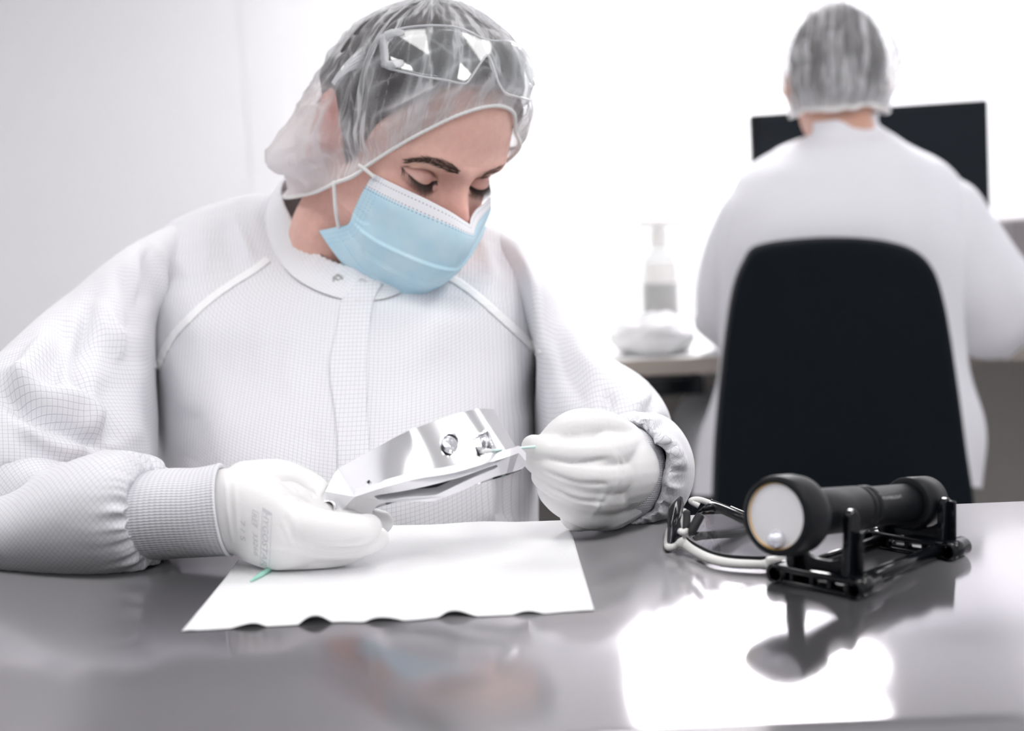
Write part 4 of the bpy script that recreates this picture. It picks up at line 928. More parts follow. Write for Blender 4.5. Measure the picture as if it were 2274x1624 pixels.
# placket, raglan tapes, snaps
ys = np.linspace(0, 1, 60)
left = cr(A_([(800, 612), (782, 640), (757, 668), (750, 705), (742, 750), (731, 800), (733, 850), (741, 900), (747, 960), (750, 1040), (752, 1200)], float), 60)
right = cr(A_([(850, 630), (838, 650), (828, 680), (822, 720), (818, 770), (815, 820), (815, 870), (816, 920), (820, 970), (824, 1040), (828, 1200)], float), 60)
G = left[:, None]*(1-np.linspace(0, 1, 14))[None, :, None]+right[:, None]*np.linspace(0, 1, 14)[None, :, None]
V, Fc, uv = patch(CB, G, .0024, .006); mk('placket', V, Fc, M['gown'], gown, uv=np.stack([V[:, 0], V[:, 2]*1.1], 1))
def tape(pts, wpx, name='seam_tape'):
    c = cr(A_(pts, float), 70); T = nrm(np.gradient(c, axis=0)); Nn = np.stack([-T[:, 1], T[:, 0]], 1)
    G = c[:, None]+Nn[:, None]*(np.linspace(-.5, .5, 5)*wpx)[None, :, None]; V, Fc, uv = patch(AB, G, .0013, .0035)
    k = len(V)//2; V[:k] += (np.sin(np.repeat(np.arange(70), 5)*1.35+np.tile(np.arange(5), 70)*1.2)*.0005)[:, None]*A_([0, -1, .2])
    mk(name, V, Fc, M['tape'], gown, uv=uv*.05)
tape([(596, 575), (560, 602), (515, 630), (470, 662), (425, 702), (385, 745), (362, 785), (348, 822)], 17)
tape([(975, 606), (1020, 628), (1065, 662), (1110, 702), (1150, 738), (1180, 768), (1196, 788)], 18)
def snap(px, r, kind):
    h = hit(CB, *px); n = nrm(CAM-h); n = nrm(n*.6+A_([-.25, -.55, .15])); h = h+n*.0002
    if kind == 0:
        mb = MB().lathe([(0, r), (.0010, r), (.0014, r*.86), (.0010, r*.66), (.0003, r*.60), (.0002, r*.34), (.0012, r*.28), (.0013, 0)], h, n, 36); mb.build('snap_button', M['metal'], collar)
    else:
        mb = MB().lathe([(0.002, r), (.0032, r*.97), (.0034, r*.82), (.0022, r*.76)], h, n, 36); mb.build('snap_button', M['white_plastic'], collar)
snap((751, 620), .0049, 0); snap((806, 626), .0040, 1)
# knitted cuffs
V, Fc, UV = ptube([((318, 1048), (320, 1246), .868, .034, -58), ((380, 1040), (388, 1241), .866, .034, -42), ((435, 1039), (450, 1238), .862, .034, -34), ((476, 1032), (500, 1236), .858, .0345, -28), ((489, 1029), (511, 1238), .857, .0355, -27), ((494, 1034), (514, 1232), .857, .034, -26), ((486, 1042), (505, 1222), .858, .032, -25), ((440, 1050), (455, 1222), .862, .030, -30)], 110, 120)
mk('knitted_cuff', V, Fc, M['knit'], gown, uv=UV)
V, Fc, UV = ctube([(1408, 1050, .945, 72, 104, -.5), (1388, 1050, .926, 66, 104, -.5), (1366, 1050, .914, 62, 100, -.5), (1346, 1050, .908, 52, 92, -.5)], 110, 40)
mk('knitted_cuff', V, Fc, M['knit'], gown, uv=UV)
# ================================================================== gloves
def T_(pts, r, n=16, m=22): return rtube([P(*p) for p in pts], r, n, m)
pl = ptube([((462, 1050), (490, 1222), .857, .026, -6), ((500, 1040), (518, 1232), .855, .027, -5), ((550, 1042), (556, 1252), .850, .029, -2), ((605, 1056), (606, 1267), .846, .029), ((648, 1090), (652, 1264), .842, .026), ((678, 1116), (688, 1258), .840, .020), ((700, 1135), (708, 1248), .838, .012)], 60, 50)
c1 = pl[0].reshape(50, 60, 3); pv = np.concatenate([pl[0], [c1[0].mean(0), c1[-1].mean(0)]]); pf = list(pl[1])+[(len(pv)-2, (j+1) % 60, j) for j in range(60)]+[(len(pv)-1, 49*60+j, 49*60+(j+1) % 60) for j in range(60)]
gp = [(pv, pf),
      T_([(640, 1112, .846), (720, 1147, .854), (795, 1152, .862), (847, 1160, .870)], [.0130, .0108, .0098, .0084]),
      T_([(640, 1150, .834), (720, 1172, .820), (790, 1177, .818), (818, 1172, .826)], [.0130, .0118, .0104, .0092]),
      T_([(640, 1195, .836), (720, 1210, .834), (795, 1208, .836), (838, 1196, .842)], [.0122, .0106, .0094, .0080]),
      T_([(630, 1238, .844), (705, 1238, .842), (770, 1228, .843), (808, 1214, .848)], [.0105, .0092, .0082, .0070]),
      T_([(545, 1072, .862), (620, 1062, .872), (680, 1082, .876), (716, 1104, .870)], [.0150, .0130, .0116, .0100])]
GV, GF = remesh(gp, .0014, 3)
S = [([(680, 1200), (740, 1208), (815, 1198)], 4, -.0016), ([(680, 1228), (740, 1232), (800, 1222)], 4, -.0016), ([(600, 1078), (655, 1100), (700, 1126)], 5, -.0022), ([(640, 1130), (655, 1165), (660, 1200)], 9, .0010), ([(540, 1250), (600, 1262), (680, 1256)], 5, .0008),
     ([(655, 1075), (662, 1085), (668, 1096)], 4, -.0008), ([(690, 1085), (694, 1096), (698, 1106)], 4, -.0008), ([(520, 1050), (524, 1120), (530, 1200)], 5, .0006), ([(500, 1060), (506, 1130), (516, 1210)], 4, .0006), ([(622, 1150), (640, 1190), (650, 1215)], 4, .0005), ([(575, 1215), (640, 1225), (700, 1235)], 5, .0006)]
GV = folds(GV, GF, S); GV[:, 2] = np.maximum(GV[:, 2], TZ+.0022)
glR = mk('glove', GV, GF, M['glove'], woman); GB = bvh(GV, GF)
def decal(bv, txt, fpx, mat, parent, off=.0003, name='printed_text', extra=None):
    """lettering laid on a surface: fpx maps text units (x along the line, y up) to picture points"""
    cu = bpy.data.curves.new('t', 'FONT'); cu.body = txt; cu.size = 1.0; cu.resolution_u = 3
    o = bpy.data.objects.new('t', cu); COL.objects.link(o); dg = bpy.context.evaluated_depsgraph_get(); dg.update()
    me = bpy.data.meshes.new_from_object(o.evaluated_get(dg)); V = [v.co[:] for v in me.vertices]; Fc = [list(p.vertices) for p in me.polygons]
    bpy.data.objects.remove(o); bpy.data.curves.remove(cu); bpy.data.meshes.remove(me)
    if extra: 
        n = len(V); V += extra[0]; Fc += [[i+n for i in f] for f in extra[1]]
    V = A_(V)[:, :2]; wd = V[:, 0].max(); out = []
    for v in V:
        h = hit(bv, *fpx(v[0]/wd, v[1]), off); out.append(h if h is not None else P(*fpx(v[0]/wd, v[1]), .85))
    return mk(name, out, Fc, mat, parent, False)
def lin(o, ex, ey): return lambda u, v: (o[0]+ex[0]*u+ey[0]*v, o[1]+ex[1]*u+ey[1]*v)
def frame(w, h, t):
    V = [(0, 0, 0), (w, 0, 0), (w, h, 0), (0, h, 0), (t, t, 0), (w-t, t, 0), (w-t, h-t, 0), (t, h-t, 0)]
    n = 10; VV = []; FF = []
    P4 = V[:4]; I4 = V[4:]
    for k in range(4):
        a, b, c, d = A_(P4[k]), A_(P4[(k+1) % 4]), A_(I4[(k+1) % 4]), A_(I4[k])
        for i in range(n):
            s0, s1 = i/n, (i+1)/n; b0 = len(VV); VV += [tuple(a+(b-a)*s0), tuple(a+(b-a)*s1), tuple(d+(c-d)*s1), tuple(d+(c-d)*s0)]; FF.append([b0, b0+1, b0+2, b0+3])
    return VV, FF
def fsub(u0, v0):
    def f(u, v): return None
    return f
def gh(a, b):
    h = hit(GB, a, b, .0003); return h if h is not None else P(a, b, .85)
# print runs down the back of the hand, tops of the letters to the right
decal(GB, '7 / S', lin((533, 1153), (1, 46), (16, 6)), M['print'], glR)
decal(GB, 'REF  33266', lin((560, 1136), (4, 96), (14, 9)), M['print'], glR)
decal(GB, 'HYGOSTAR', lin((586, 1133), (-6, 122), (17, 12)), M['print'], glR)
fv, ff = frame(1, 1, .05); out = [gh(583+21*b-6*a, 1127+131*a+13*b) for a, b, _ in fv]
mk('printed_frame', out, ff, M['print'], glR, False)
out = [gh(561+14*b-3*a, 1131+32*a+9*b) for a, b, _ in fv]; mk('printed_frame', out, ff, M['print'], glR, False)
# left hand: fist pinching the swab
hp = [rtube([P(1395, 1045, .940), P(1368, 1045, .918), P(1320, 1060, .910)], [.024, .030, .026], 24, 24),
      rtube([P(1372, 1100, .930), P(1330, 1120, .918), P(1285, 1140, .915)], [.022, .022, .014], 20, 20),
      T_([(1392, 990, .920), (1345, 1005, .890), (1270, 1006, .878), (1205, 998, .884), (1184, 992, .892)], [.0150, .0140, .0108, .0098, .0085]),
      T_([(1392, 1045, .915), (1345, 1058, .886), (1265, 1048, .876), (1205, 1030, .886), (1186, 1020, .895)], [.0150, .0135, .0110, .0098, .0084]),
      T_([(1380, 1090, .918), (1335, 1100, .890), (1262, 1085, .880), (1220, 1068, .888), (1204, 1058, .898)], [.0150, .0130, .0105, .0092, .0080]),
      T_([(1350, 1130, .920), (1310, 1138, .898), (1255, 1122, .890), (1226, 1102, .896), (1215, 1090, .905)], [.0140, .0120, .0096, .0082, .0072]),
      T_([(1385, 978, .925), (1345, 950, .902), (1285, 945, .892), (1245, 962, .892), (1205, 1000, .900), (1172, 1014, .908)], [.0140, .0118, .0118, .0105, .0088, .0072])]
LVg, LFg = remesh(hp, .0013, 2)
S = [([(1205, 1016), (1280, 1027), (1350, 1020)], 4.5, -.0030), ([(1205, 1045), (1280, 1072), (1350, 1076)], 4.5, -.0030), ([(1220, 1080), (1280, 1110), (1345, 1116)], 4.5, -.0030), ([(1222, 984), (1255, 972), (1300, 972), (1338, 960)], 5, -.0042),
     ([(1360, 1000), (1372, 1060), (1355, 1120)], 7, .0010), ([(1345, 1085), (1330, 1120), (1310, 1150)], 5, .0010), ([(1375, 1010), (1390, 1060), (1370, 1110)], 5, .0008)]
LVg = folds(LVg, LFg, S); LVg[:, 2] = np.where(LVg[:, 1] < TY1, np.maximum(LVg[:, 2], TZ+.002), LVg[:, 2])
glL = mk('glove', LVg, LFg, M['glove'], woman)
# ================================================================== WIPE SHEET, SWABS
nx_, ny_ = 120, 110; a_, b_ = PZ(408, 1402, TZ), PZ(1320, 1360, TZ); c_, d_ = PZ(1262, 1160, TZ), PZ(578, 1186, TZ)
u, v = np.meshgrid(np.linspace(0, 1, nx_), np.linspace(0, 1, ny_)); uf, vf = u.ravel(), v.ravel()
SHV = (a_*((1-uf)*(1-vf))[:, None]+b_*(uf*(1-vf))[:, None]+c_*(uf*vf)[:, None]+d_*((1-uf)*vf)[:, None])
near = np.exp(-vf/.035); far = np.exp(-(1-vf)/.04); left = np.exp(-uf/.03)
hz = .0006+.0052*near*np.clip(np.sin(2*math.pi*(uf*6.3+.35*vnoise(np.stack([uf*5, uf*0, uf*0], 1), 51))), 0, 1)*(.6+.4*vnoise(np.stack([uf*8, uf*0, uf*0+3], 1), 56))*smooth01((uf)/.05)*smooth01((1.02-uf)/.3)+.0030*far*np.clip(vnoise(np.stack([uf*7, uf*0, uf*0+5], 1), 52)+.1, 0, 1)+.0006*(vnoise(np.stack([uf*6, vf*6, uf*0], 1), 53)+1)*.5
SHV[:, 1] += -.0022*near*vnoise(np.stack([uf*16, uf*0, uf*0+2], 1), 54); SHV[:, 0] += .001*left*vnoise(np.stack([vf*9, uf*0, uf*0+8], 1), 55)
SHV[:, 2] = TZ+hz; n = len(SHV); low = SHV-A_([0, 0, .00035]); Fm = grid_faces(ny_, nx_, False); Fc = Fm+[tuple(i+n for i in f[::-1]) for f in Fm]
Bd = [(0, j) for j in range(nx_)]+[(i, nx_-1) for i in range(1, ny_)]+[(ny_-1, j) for j in range(nx_-2, -1, -1)]+[(i, 0) for i in range(ny_-2, 0, -1)]; I = [q*nx_+w_ for q, w_ in Bd]
for q, w_ in zip(I, I[1:]+I[:1]): Fc.append((q, w_, w_+n, q+n))
tag(mk('wipe_sheet', np.concatenate([SHV, low]), Fc, M['wipe']), 'square white wipe lying flat on the steel table under the hands', 'sheet')
e0, e1 = PZ(556, 1291, TZ+.0022), PZ(610, 1258, TZ+.0022)
s2 = empty('swab', e0, 'green-handled swab lying on the white wipe, half under the hand on the left', 'swab')
MB().tube(cr([e0, e0*.75+e1*.25, e0*.5+e1*.5, e1], 16), np.interp(np.linspace(0, 1, 16), [0, .3, .6, 1], [.0004, .0012, .0017, .0017]), 10).build('handle', M['green'], s2)
q0, q1 = P(1086, 1002, .826), P(1215, 990, .892)
s1 = empty('swab', q1, 'thin pale green swab pinched in the hand on the right, touching the metal part', 'swab')
MB().tube(np.linspace(q0, q1, 10), .0010, 10).build('handle', M['pale_green'], s1)
MB().tube([q0+(q0-q1)*.10, q0+(q0-q1)*.03, q0+(q1-q0)*.03], [.0014, .0018, .0012], 10).build('tip', M['cloth'], s1)
# ================================================================== MACHINED ALUMINIUM PART
bot = A_([(788, 1104), (862, 1080), (933, 1063), (1005, 1051), (1084, 1028), (1127, 1015), (1152, 1006)], float); top = A_([(752, 1040), (833, 996), (888, 966), (928, 949), (1007, 922), (1055, 909), (1096, 908)], float)
dep = A_([.852, .838, .832, .830, .834, .840, .850])-.004
m1 = 60; B_ = cr(np.column_stack([bot, dep]), m1); T2 = cr(np.column_stack([top, dep+.022]), m1)
pb_ = A_([P(*p) for p in B_]); pt_ = A_([P(*p) for p in T2]); inw = nrm(A_([.05, .80, -.60]))
tk = .026
rows = []
fr0 = np.linspace(0, 1, 14)
for f in fr0: rows.append(pb_*(1-f)+pt_*f)
outer = A_(rows)                        # 14,m1,3
ub = pb_+inw*.0022-A_([0, 0, .0018]); inner_b = pb_+inw[None]*tk; inner_t = pt_+inw[None]*tk
holes = [((998, 988), 21, 'round'), ((1072, 986), 20, 'square'), ((819, 1071), 4, 'round')]
strip = list(outer)+[pt_+inw*.0015+A_([0, 0, .001]), pt_+inw*.010, ]
pc = [r for r in outer]
al = empty('machined_part', pb_.mean(0), 'shiny curved aluminium part with bore holes held in both gloved hands', 'metal part')
# curved outer wall, with bores cut through it
cells = grid_faces(14, m1, False)
def refine(G, a, b): return np.swapaxes(cr(np.swapaxes(cr(G, a), 0, 1), b), 0, 1)
OW = refine(outer, 70, 260); nr2, nc2 = OW.shape[:2]; Q = proj(OW.reshape(-1, 3)); keep = np.ones(len(Q), bool); V_ = OW.reshape(-1, 3).copy(); bores = []
for (hx, hy), r, kd in holes:
    d = Q-A_([hx, hy]); E1 = nrm(A_([-.5, -.87])); E2 = nrm(A_([.96, -.27])); a = d @ E1; b = d @ E2
    rad = np.hypot(a/1.05, b/.95) if kd == 'round' else np.maximum(np.abs(a)/1.0, np.abs(b)/.9)*.95+.05*np.hypot(a, b)
    ins = rad < r; keep &= ~ins
    k = (rad >= r) & (rad < r+4); 
    if kd == 'round' or kd == 'square':
        s_ = (r+.2)/np.maximum(rad, 1e-6)
        tgt = A_([hx, hy])+d*s_[:, None]
        for i in np.nonzero(k & (rad < r+2.2))[0]:
            h0 = V_[i]; dpt = (h0-CAM)[1]; V_[i] = P(tgt[i, 0], tgt[i, 1], CAM[1]+dpt)
    n_ = 36; ring = []
    for t in np.arange(n_)*2*math.pi/n_:
        if kd == 'round': a0, b0 = 1.05*r*math.cos(t), .95*r*math.sin(t)
        else:
            c_1, s_1 = math.cos(t), math.sin(t); kq = r/max(abs(c_1), abs(s_1)/.9*1.0)*.97; a0, b0 = kq*c_1, kq*s_1
        q_ = A_([hx, hy])+E1*a0+E2*b0; j = np.argmin(((Q-q_)**2).sum(1)); ring.append(P(q_[0], q_[1], V_[j][1]))
    ring = A_(ring); bores.append((np.concatenate([ring, ring+inw*.012, [ring.mean(0)+inw*.012]]), grid_faces(2, n_)+[(2*n_, n_+(j+1) % n_, n_+j) for j in range(n_)]))
FO = [f for f in grid_faces(nr2, nc2, False) if all(keep[i] for i in f)]
mk('curved_wall', V_, FO, M['alu'], al)
for V, Fc in bores: mk('bore', V, Fc, M['alu'], al)
# body behind: top face, end caps, inner wall, underside with the long slot
bt = outer[-1]; bb = outer[0]
bw = MB(); bw.add(np.concatenate([bt, bt+inw*tk]), grid_faces(2, m1, False)); bw.add(np.concatenate([bb+inw*tk, bt+inw*tk]), grid_faces(2, m1, False))
for j in (m1-1,):
    col_ = outer[:, j]; bw.add(np.concatenate([col_, col_+inw*tk]), grid_faces(2, 14, False))
bw.build('rear_wall', M['alu'], al)
def face_(pxs, holespx, mat, name, Yf, thick=None):
    bm = bmesh.new()
    def loop(pts):
        vs = [bm.verts.new(Vector(P(a, b, Yf(a, b)))) for a, b in pts]; return [bm.edges.new((vs[i], vs[(i+1) % len(vs)])) for i in range(len(vs))]
    es = loop(pxs)
    for h_ in holespx: es += loop(h_)
    bmesh.ops.triangle_fill(bm, use_beauty=True, use_dissolve=False, edges=es)
    if thick is not None:
        ret = bmesh.ops.extrude_face_region(bm, geom=bm.faces[:]); 
        for v_ in ret['geom']:
            if isinstance(v_, bmesh.types.BMVert): v_.co += Vector(thick)
    bm.verts.index_update(); V = [v_.co[:] for v_ in bm.verts]; Fc = [[v_.index for v_ in f.verts] for f in bm.faces]; bm.free()
    return mk(name, V, Fc, mat, al, False)
yb_ = lambda a, b: float(np.interp(a, B_[:, 0], B_[:, 2]))
low_o = [tuple(p) for p in B_[::3, :2]]
bo_y = lambda a, b: yb_(a, b)+max(0., (b-np.interp(a, B_[:, 0], B_[:, 1])))*.00022-.0006
inner_edge = cr(A_([(1168, 1022), (1158, 1042), (1090, 1062), (1030, 1088), (968, 1112), (958, 1114), (905, 1114), (850, 1118), (828, 1134), (820, 1150), (746, 1147)], float), 60)
outl = low_o+[tuple(B_[-1, :2])]+[tuple(p) for p in inner_edge]
slot = [tuple(p) for p in cr(A_([(834, 1105), (838, 1100), (900, 1090), (960, 1077), (1030, 1058), (1090, 1036), (1104, 1034), (1098, 1042), (1040, 1066), (985, 1092), (962, 1100), (905, 1104), (850, 1112)], float), 50, True)]
face_(outl, [slot], M['alu_satin'], 'bottom_flange', bo_y, tuple(inw*.003+A_([0, .001, .006])))
ec = [(788, 1104), (752, 1040), (742, 1052), (722, 1092), (706, 1118), (712, 1132), (728, 1140), (746, 1147)]
face_(ec, [], M['alu_satin'], 'end_face', lambda a, b: .852-.004+(788-a)*.00010+max(0, 1104-b)*.00030, tuple(inw*.004+A_([.004, .004, 0])))
eb = P(731, 1128, .8495); MB().lathe([(0, .0052), (.002, .0052), (.002, .0040), (-.004, .0040), (-.004, 0)], eb, nrm(CAM-eb+A_([-.35, 0, 0])), 28).build('end_bore', M['alu'], al)
# ================================================================== FLASHLIGHT ON ITS CRADLE
O_ = PZ(1818, 1310, TZ); dF = nrm(A_([.735, .68, 0])); wF = A_([dF[1], -dF[0], 0]); zF = A_([0, 0, 1.0])
AX = .0505
def FL(t, w_, z): return O_+dF*t+wF*w_+zF*z
RF = np.stack([dF, wF, zF], 1)
fl = empty('flashlight', FL(.03, 0, AX-.02), 'black cylindrical flashlight resting on a black cradle on the steel table', 'flashlight')
def zat(tt, yy):
    lo, hi = 0.0, .09
    for _ in range(40):
        m_ = (lo+hi)/2
        if proj(FL(tt, 0, m_))[1] > yy: lo = m_
        else: hi = m_
    return lo
fA, fB = FL(-.0415, 0, zat(-.0415, 1147)), FL(.108, 0, zat(.108, 1116)); dL = nrm(fB-fA); uL = nrm(zF-dL*(zF @ dL)); wL = np.cross(uL, dL)
fo = fA+dL*.0335; zr = fB[2]-TZ
MB().lathe([(-.0335, .0188), (-.0340, .0200), (-.0335, .0222), (-.031, .0230), (-.018, .0232), (-.012, .0224), (-.006, .0190), (-.0015, .0150), (.0, .0138)], fo, dL, 64).build('head', M['black_matte'], fl)
MB().lathe([(-.0335, .0188), (-.026, .0186), (-.020, .0170), (-.012, .0120), (-.008, .006), (-.007, 0)], fo, dL, 48).build('reflector', pm('reflector', (.9, .9, .92), .12, 1.0), fl)
MB().lathe([(-.012, .0055), (-.0115, .0055), (-.0115, 0)], fo, dL, 20).build('bulb', pm('led chip', (.8, .7, .3), .4), fl)
MB().lathe([(-.0318, .0188), (-.0318, .012), (-.0318, 0)], fo, dL, 48).build('lens', pm('frosted lens', (.80, .79, .81), .22, 0.0, Coat_Weight=.6), fl)
MB().lathe([(-.0322, .0189), (-.0322, .01835), (-.0317, .01835)], fo, dL, 64).build('lens_ring', pm('amber lens rim', (.80, .45, .06), .35), fl)
body = [(-.002, .0138), (.010, .0138), (.048, .0136), (.0485, .0128), (.050, .0128), (.0505, .0136), (.053, .0136), (.0535, .0128), (.055, .0128), (.0555, .0136), (.060, .0136), (.063, .0124), (.130, .0124), (.1305, .0)]
MB().lathe(body, fo, dL, 64).build('barrel', M['black_matte'], fl)
MB().lathe([(.1075, .0124), (.1075, .0158), (.108, .0164), (.1315, .0164), (.132, .0158), (.132, 0)], fo, dL, 64).build('tail_ring', M['black_matte'], fl)
sw = FL(-.0270, -.002, AX-.0198); MB().lathe([(.0052*math.cos(a), .0052*math.sin(a)) for a in np.linspace(math.pi, .2, 12)], fo-dL*.0335-uL*.0128-wL*.0015, dL, 28).build('lens_reflection', pm('lens reflection', (.78, .79, .86), .06, .55), fl)  # glossy ball added to imitate a reflection on the lens
# lettering on the barrel, facing up and towards the viewer
FV, FFc = lathe(body, fo, dL, 64); FB = bvh(FV, FFc)
decal(FB, 'POLARWHITE', lin((1954, 1101), (40, -6), (-6, -8.5)), pm('dim print', (.12, .12, .125), .6), fl, .0002, 'lettering')
decal(FB, 'POWERLIGHT', lin((1962, 1110), (43, -4), (-6, -9.5)), pm('pale print', (.42, .42, .43), .6), fl, .0002, 'lettering')
cr_ = empty('flashlight_cradle', FL(.05, 0, 0), 'glossy black plastic cradle with four upright posts on the steel table', 'stand')
for s in (-1, 1):
    MB().tube([FL(.002, s*.0205, .0062), FL(.112, s*.0205, .0062)], .0042, 14).build('side_rail', M['black_plastic'], cr_)
for t0, t1, nm in ((-.006, .016, 'front_foot'), (.100, .120, 'rear_foot')):
    mb = MB()
    for s in (-1, 1): mb.lathe([(t0, .0040), (t0, .0062), (t1, .0062), (t1, .0)], FL(0, s*.0270, .0062), dF, 24)
    mb.box(FL((t0+t1)/2, 0, .0100), (t1-t0, .054, .0040), RF, .0012)
    mb.box(FL((t0+t1)/2, 0, .0022), (t1-t0, .046, .0030), RF, .0010)
    for q in (-.016, -.002, .010, .022): mb.box(FL(t0+.004, q, .006), (.006, .0028, .010), RF, .0006)
    mb.build(nm, M['black_plastic'], cr_)
for t, h, sd in ((.006, AX, .0190), (.110, zr+.006, .0205)):
    for s in (-1, 1):
        pr = [(-.0085, .008), (-.0075, .020), (-.0062, h*.6), (-.0058, h-.008)]+[(-.0058*math.cos(a), h-.008+.0075*math.sin(a)) for a in np.linspace(.25, math.pi-.25, 9)]+[(.0058, h-.008), (.0062, h*.6), (.0075, .020), (.0085, .008)]
        V = [FL(t+a, s*(sd-.0026), b) for a, b in pr]+[FL(t+a, s*(sd+.0026), b) for a, b in pr]; n = len(pr)
        Fc = [tuple(range(n)), tuple(range(2*n-1, n-1, -1))]+[(i, (i+1) % n, n+(i+1) % n, n+i) for i in range(n)]
        o = mk('post', V, Fc, M['black_plastic'], cr_, False); bv = o.modifiers.new('b', 'BEVEL'); bv.width = .0013; bv.segments = 3; bv.limit_method = 'ANGLE'
        MB().box(FL(t, s*(sd+.0045), .022), (.0022, .006, .030), RF, .0008).build('post_rib', M['black_plastic'], o)
    n = 18; th = np.linspace(-1, 1, n); yy = th*sd; top_ = .017+.010*np.abs(th)**3
    V = []; 
    for dt in (-.0016, .0016):
        for w_, z in zip(yy, top_): V += [FL(t+dt, w_, .010), FL(t+dt, w_, z)]
    Fc = []
    for i in range(n-1):
        a = 2*i; b0 = 2*n+2*i; Fc += [(a, a+2, a+3, a+1), (b0, b0+1, b0+3, b0+2), (a+1, a+3, b0+3, b0+1)]
    Fc += [(0, 1, 2*n+1, 2*n), (2*n-2, 4*n-2, 4*n-1, 2*n-1)]
    mk('saddle', V, Fc, M['black_plastic'], cr_, False)
# ================================================================== SMOKED GLASSES LYING ON THE TABLE
gp0 = PZ(1600, 1246, TZ)
dg_ = empty('safety_glasses', gp0, 'smoked safety glasses with white brow bar lying on the table beside the flashlight', 'glasses')
def PT(x, y, h):       # a point h above the table seen at (x, y)
    return PZ(x, y, TZ+h)
bar = [A_([0, 0, .0008])+PT(1496, 1208, .004), PT(1483, 1216, .003), PT(1500, 1217, .003), PT(1512, 1209, .0065), PT(1524, 1213, .0055), PT(1545, 1228, .004), PT(1580, 1245, .0035), PT(1620, 1254, .0032), PT(1670, 1257, .0032), PT(1706, 1257, .0034), PT(1732, 1250, .0045)]
bar[0] = PT(1487, 1209, .004)+A_([.004, .035, .0])
bc_ = cr(A_(bar), 90)+A_([0, 0, .0009]); rr_ = np.interp(np.linspace(0, 1, 90), [0, .1, .27, .33, .42, .85, .93, 1], [.0026, .0026, .0026, .0040, .0034, .0028, .0042, .0046])
MB().tube(bc_, rr_, 14).build('brow_bar', M['white_plastic'], dg_)
MB().tube(bc_[34:86]+A_([.0006, .003, .0035]), .0014, 10).build('lens_gasket', M['black_matte'], dg_)
def shell(G, th, name, mat, parent):
    G = A_(G); nr, nc = G.shape[:2]; N = vnormals(G.reshape(-1, 3), grid_faces(nr, nc, False)).reshape(nr, nc, 3)
    n = nr*nc; V = np.concatenate([(G+N*th/2).reshape(-1, 3), (G-N*th/2).reshape(-1, 3)]); Fm = grid_faces(nr, nc, False); Fc = Fm+[tuple(i+n for i in f[::-1]) for f in Fm]
    Bd = [(0, j) for j in range(nc)]+[(i, nc-1) for i in range(1, nr)]+[(nr-1, j) for j in range(nc-2, -1, -1)]+[(i, 0) for i in range(nr-2, 0, -1)]; I = [a*nc+b for a, b in Bd]
    E_ = []
    for a, b in zip(I, I[1:]+I[:1]): E_.append((a, b, b+n, a+n))
    return mk(name, V, Fc+E_, mat, parent)
def lens(cols, name='lens', mat='smoke'):
    """cols: (bottom point, top picture point, top height above table)"""
    C = []
    for b, t in cols: C.append([b, (b+t)/2+nrm(A_([0, -1, .2]))*.0025, t])
    C = A_(C); C = cr(C, 30); C = np.swapaxes(cr(np.swapaxes(C, 0, 1), 16), 0, 1)
    return shell(C, .0018, name, M[mat], dg_)
def up(x, y, Y): return P(x, y, Y)
# lens on the far side of the bridge, seen almost edge-on
b0, b1, b2 = PT(1522, 1203, .007), PT(1484, 1214, .004), PT(1486, 1209, .004)+A_([.003, .030, 0])
lens([(b0, up(1513, 1180, b0[1]+.004)), (PT(1512, 1208, .005), up(1516, 1115, PT(1512, 1208, .005)[1]+.010)), (PT(1497, 1213, .004), up(1509, 1104, PT(1497, 1213, .004)[1]+.016)), (b1, up(1487, 1130, b1[1]+.022)), (b2, up(1484, 1160, b2[1]+.02))], mat='smoke2')
# near lens, leaning back
lens([(PT(1524, 1208, .006), up(1530, 1186, PT(1524, 1208, .006)[1]+.008)), (PT(1535, 1218, .005), up(1552, 1142, PT(1535, 1218, .005)[1]+.026)), (PT(1560, 1233, .004), up(1590, 1127, PT(1560, 1233, .004)[1]+.034)), (PT(1600, 1247, .004), up(1640, 1146, PT(1600, 1247, .004)[1]+.038)),
      (PT(1650, 1253, .004), up(1690, 1172, PT(1650, 1253, .004)[1]+.040)), (PT(1705, 1252, .005), up(1722, 1200, PT(1705, 1252, .005)[1]+.036))])
Yg = PT(1560, 1233, .004)[1]
edge = [up(1530, 1186, PT(1524, 1208, .006)[1]+.008), up(1550, 1143, PT(1535, 1218, .005)[1]+.026), up(1567, 1130, Yg+.032), up(1590, 1127, Yg+.034), up(1640, 1148, PT(1600, 1247, .004)[1]+.038), up(1690, 1174, PT(1650, 1253, .004)[1]+.040)]
MB().tube(cr(A_(edge), 40), np.interp(np.linspace(0, 1, 40), [0, .3, .5, 1], [.0024, .0012, .0030, .0034]), 10, True).build('lens_rim', M['black_plastic'], dg_)
# nose pads and bridge
MB().tube([PT(1520, 1196, .012), PT(1517, 1160, .022)+A_([0, .004, 0]), PT(1521, 1131, .030)+A_([0, .0, 0])], [.0012, .0012, .0009], 8).build('nose_arm', M['white_plastic'], dg_)
na = PT(1521, 1196, .012)[1]
MB().tube(cr(A_([P(1524, 1176, na), P(1525, 1150, na+.004), P(1524, 1133, na+.006)]), 12), [.0026]*10+[.0022, .0012], 10).build('nose_pad', M['rubber'], dg_)
MB().tube(cr(A_([P(1533, 1188, na-.01), P(1548, 1160, na-.008), P(1558, 1142, na-.006)]), 12), [.0018]+[.0028]*10+[.0012], 10).build('nose_pad', M['rubber'], dg_)
MB().tube(cr(A_([P(1511, 1180, na), P(1518, 1183, na-.004), P(1526, 1180, na-.002)]), 10), .0022, 10).build('bridge', M['white_plastic'], dg_)
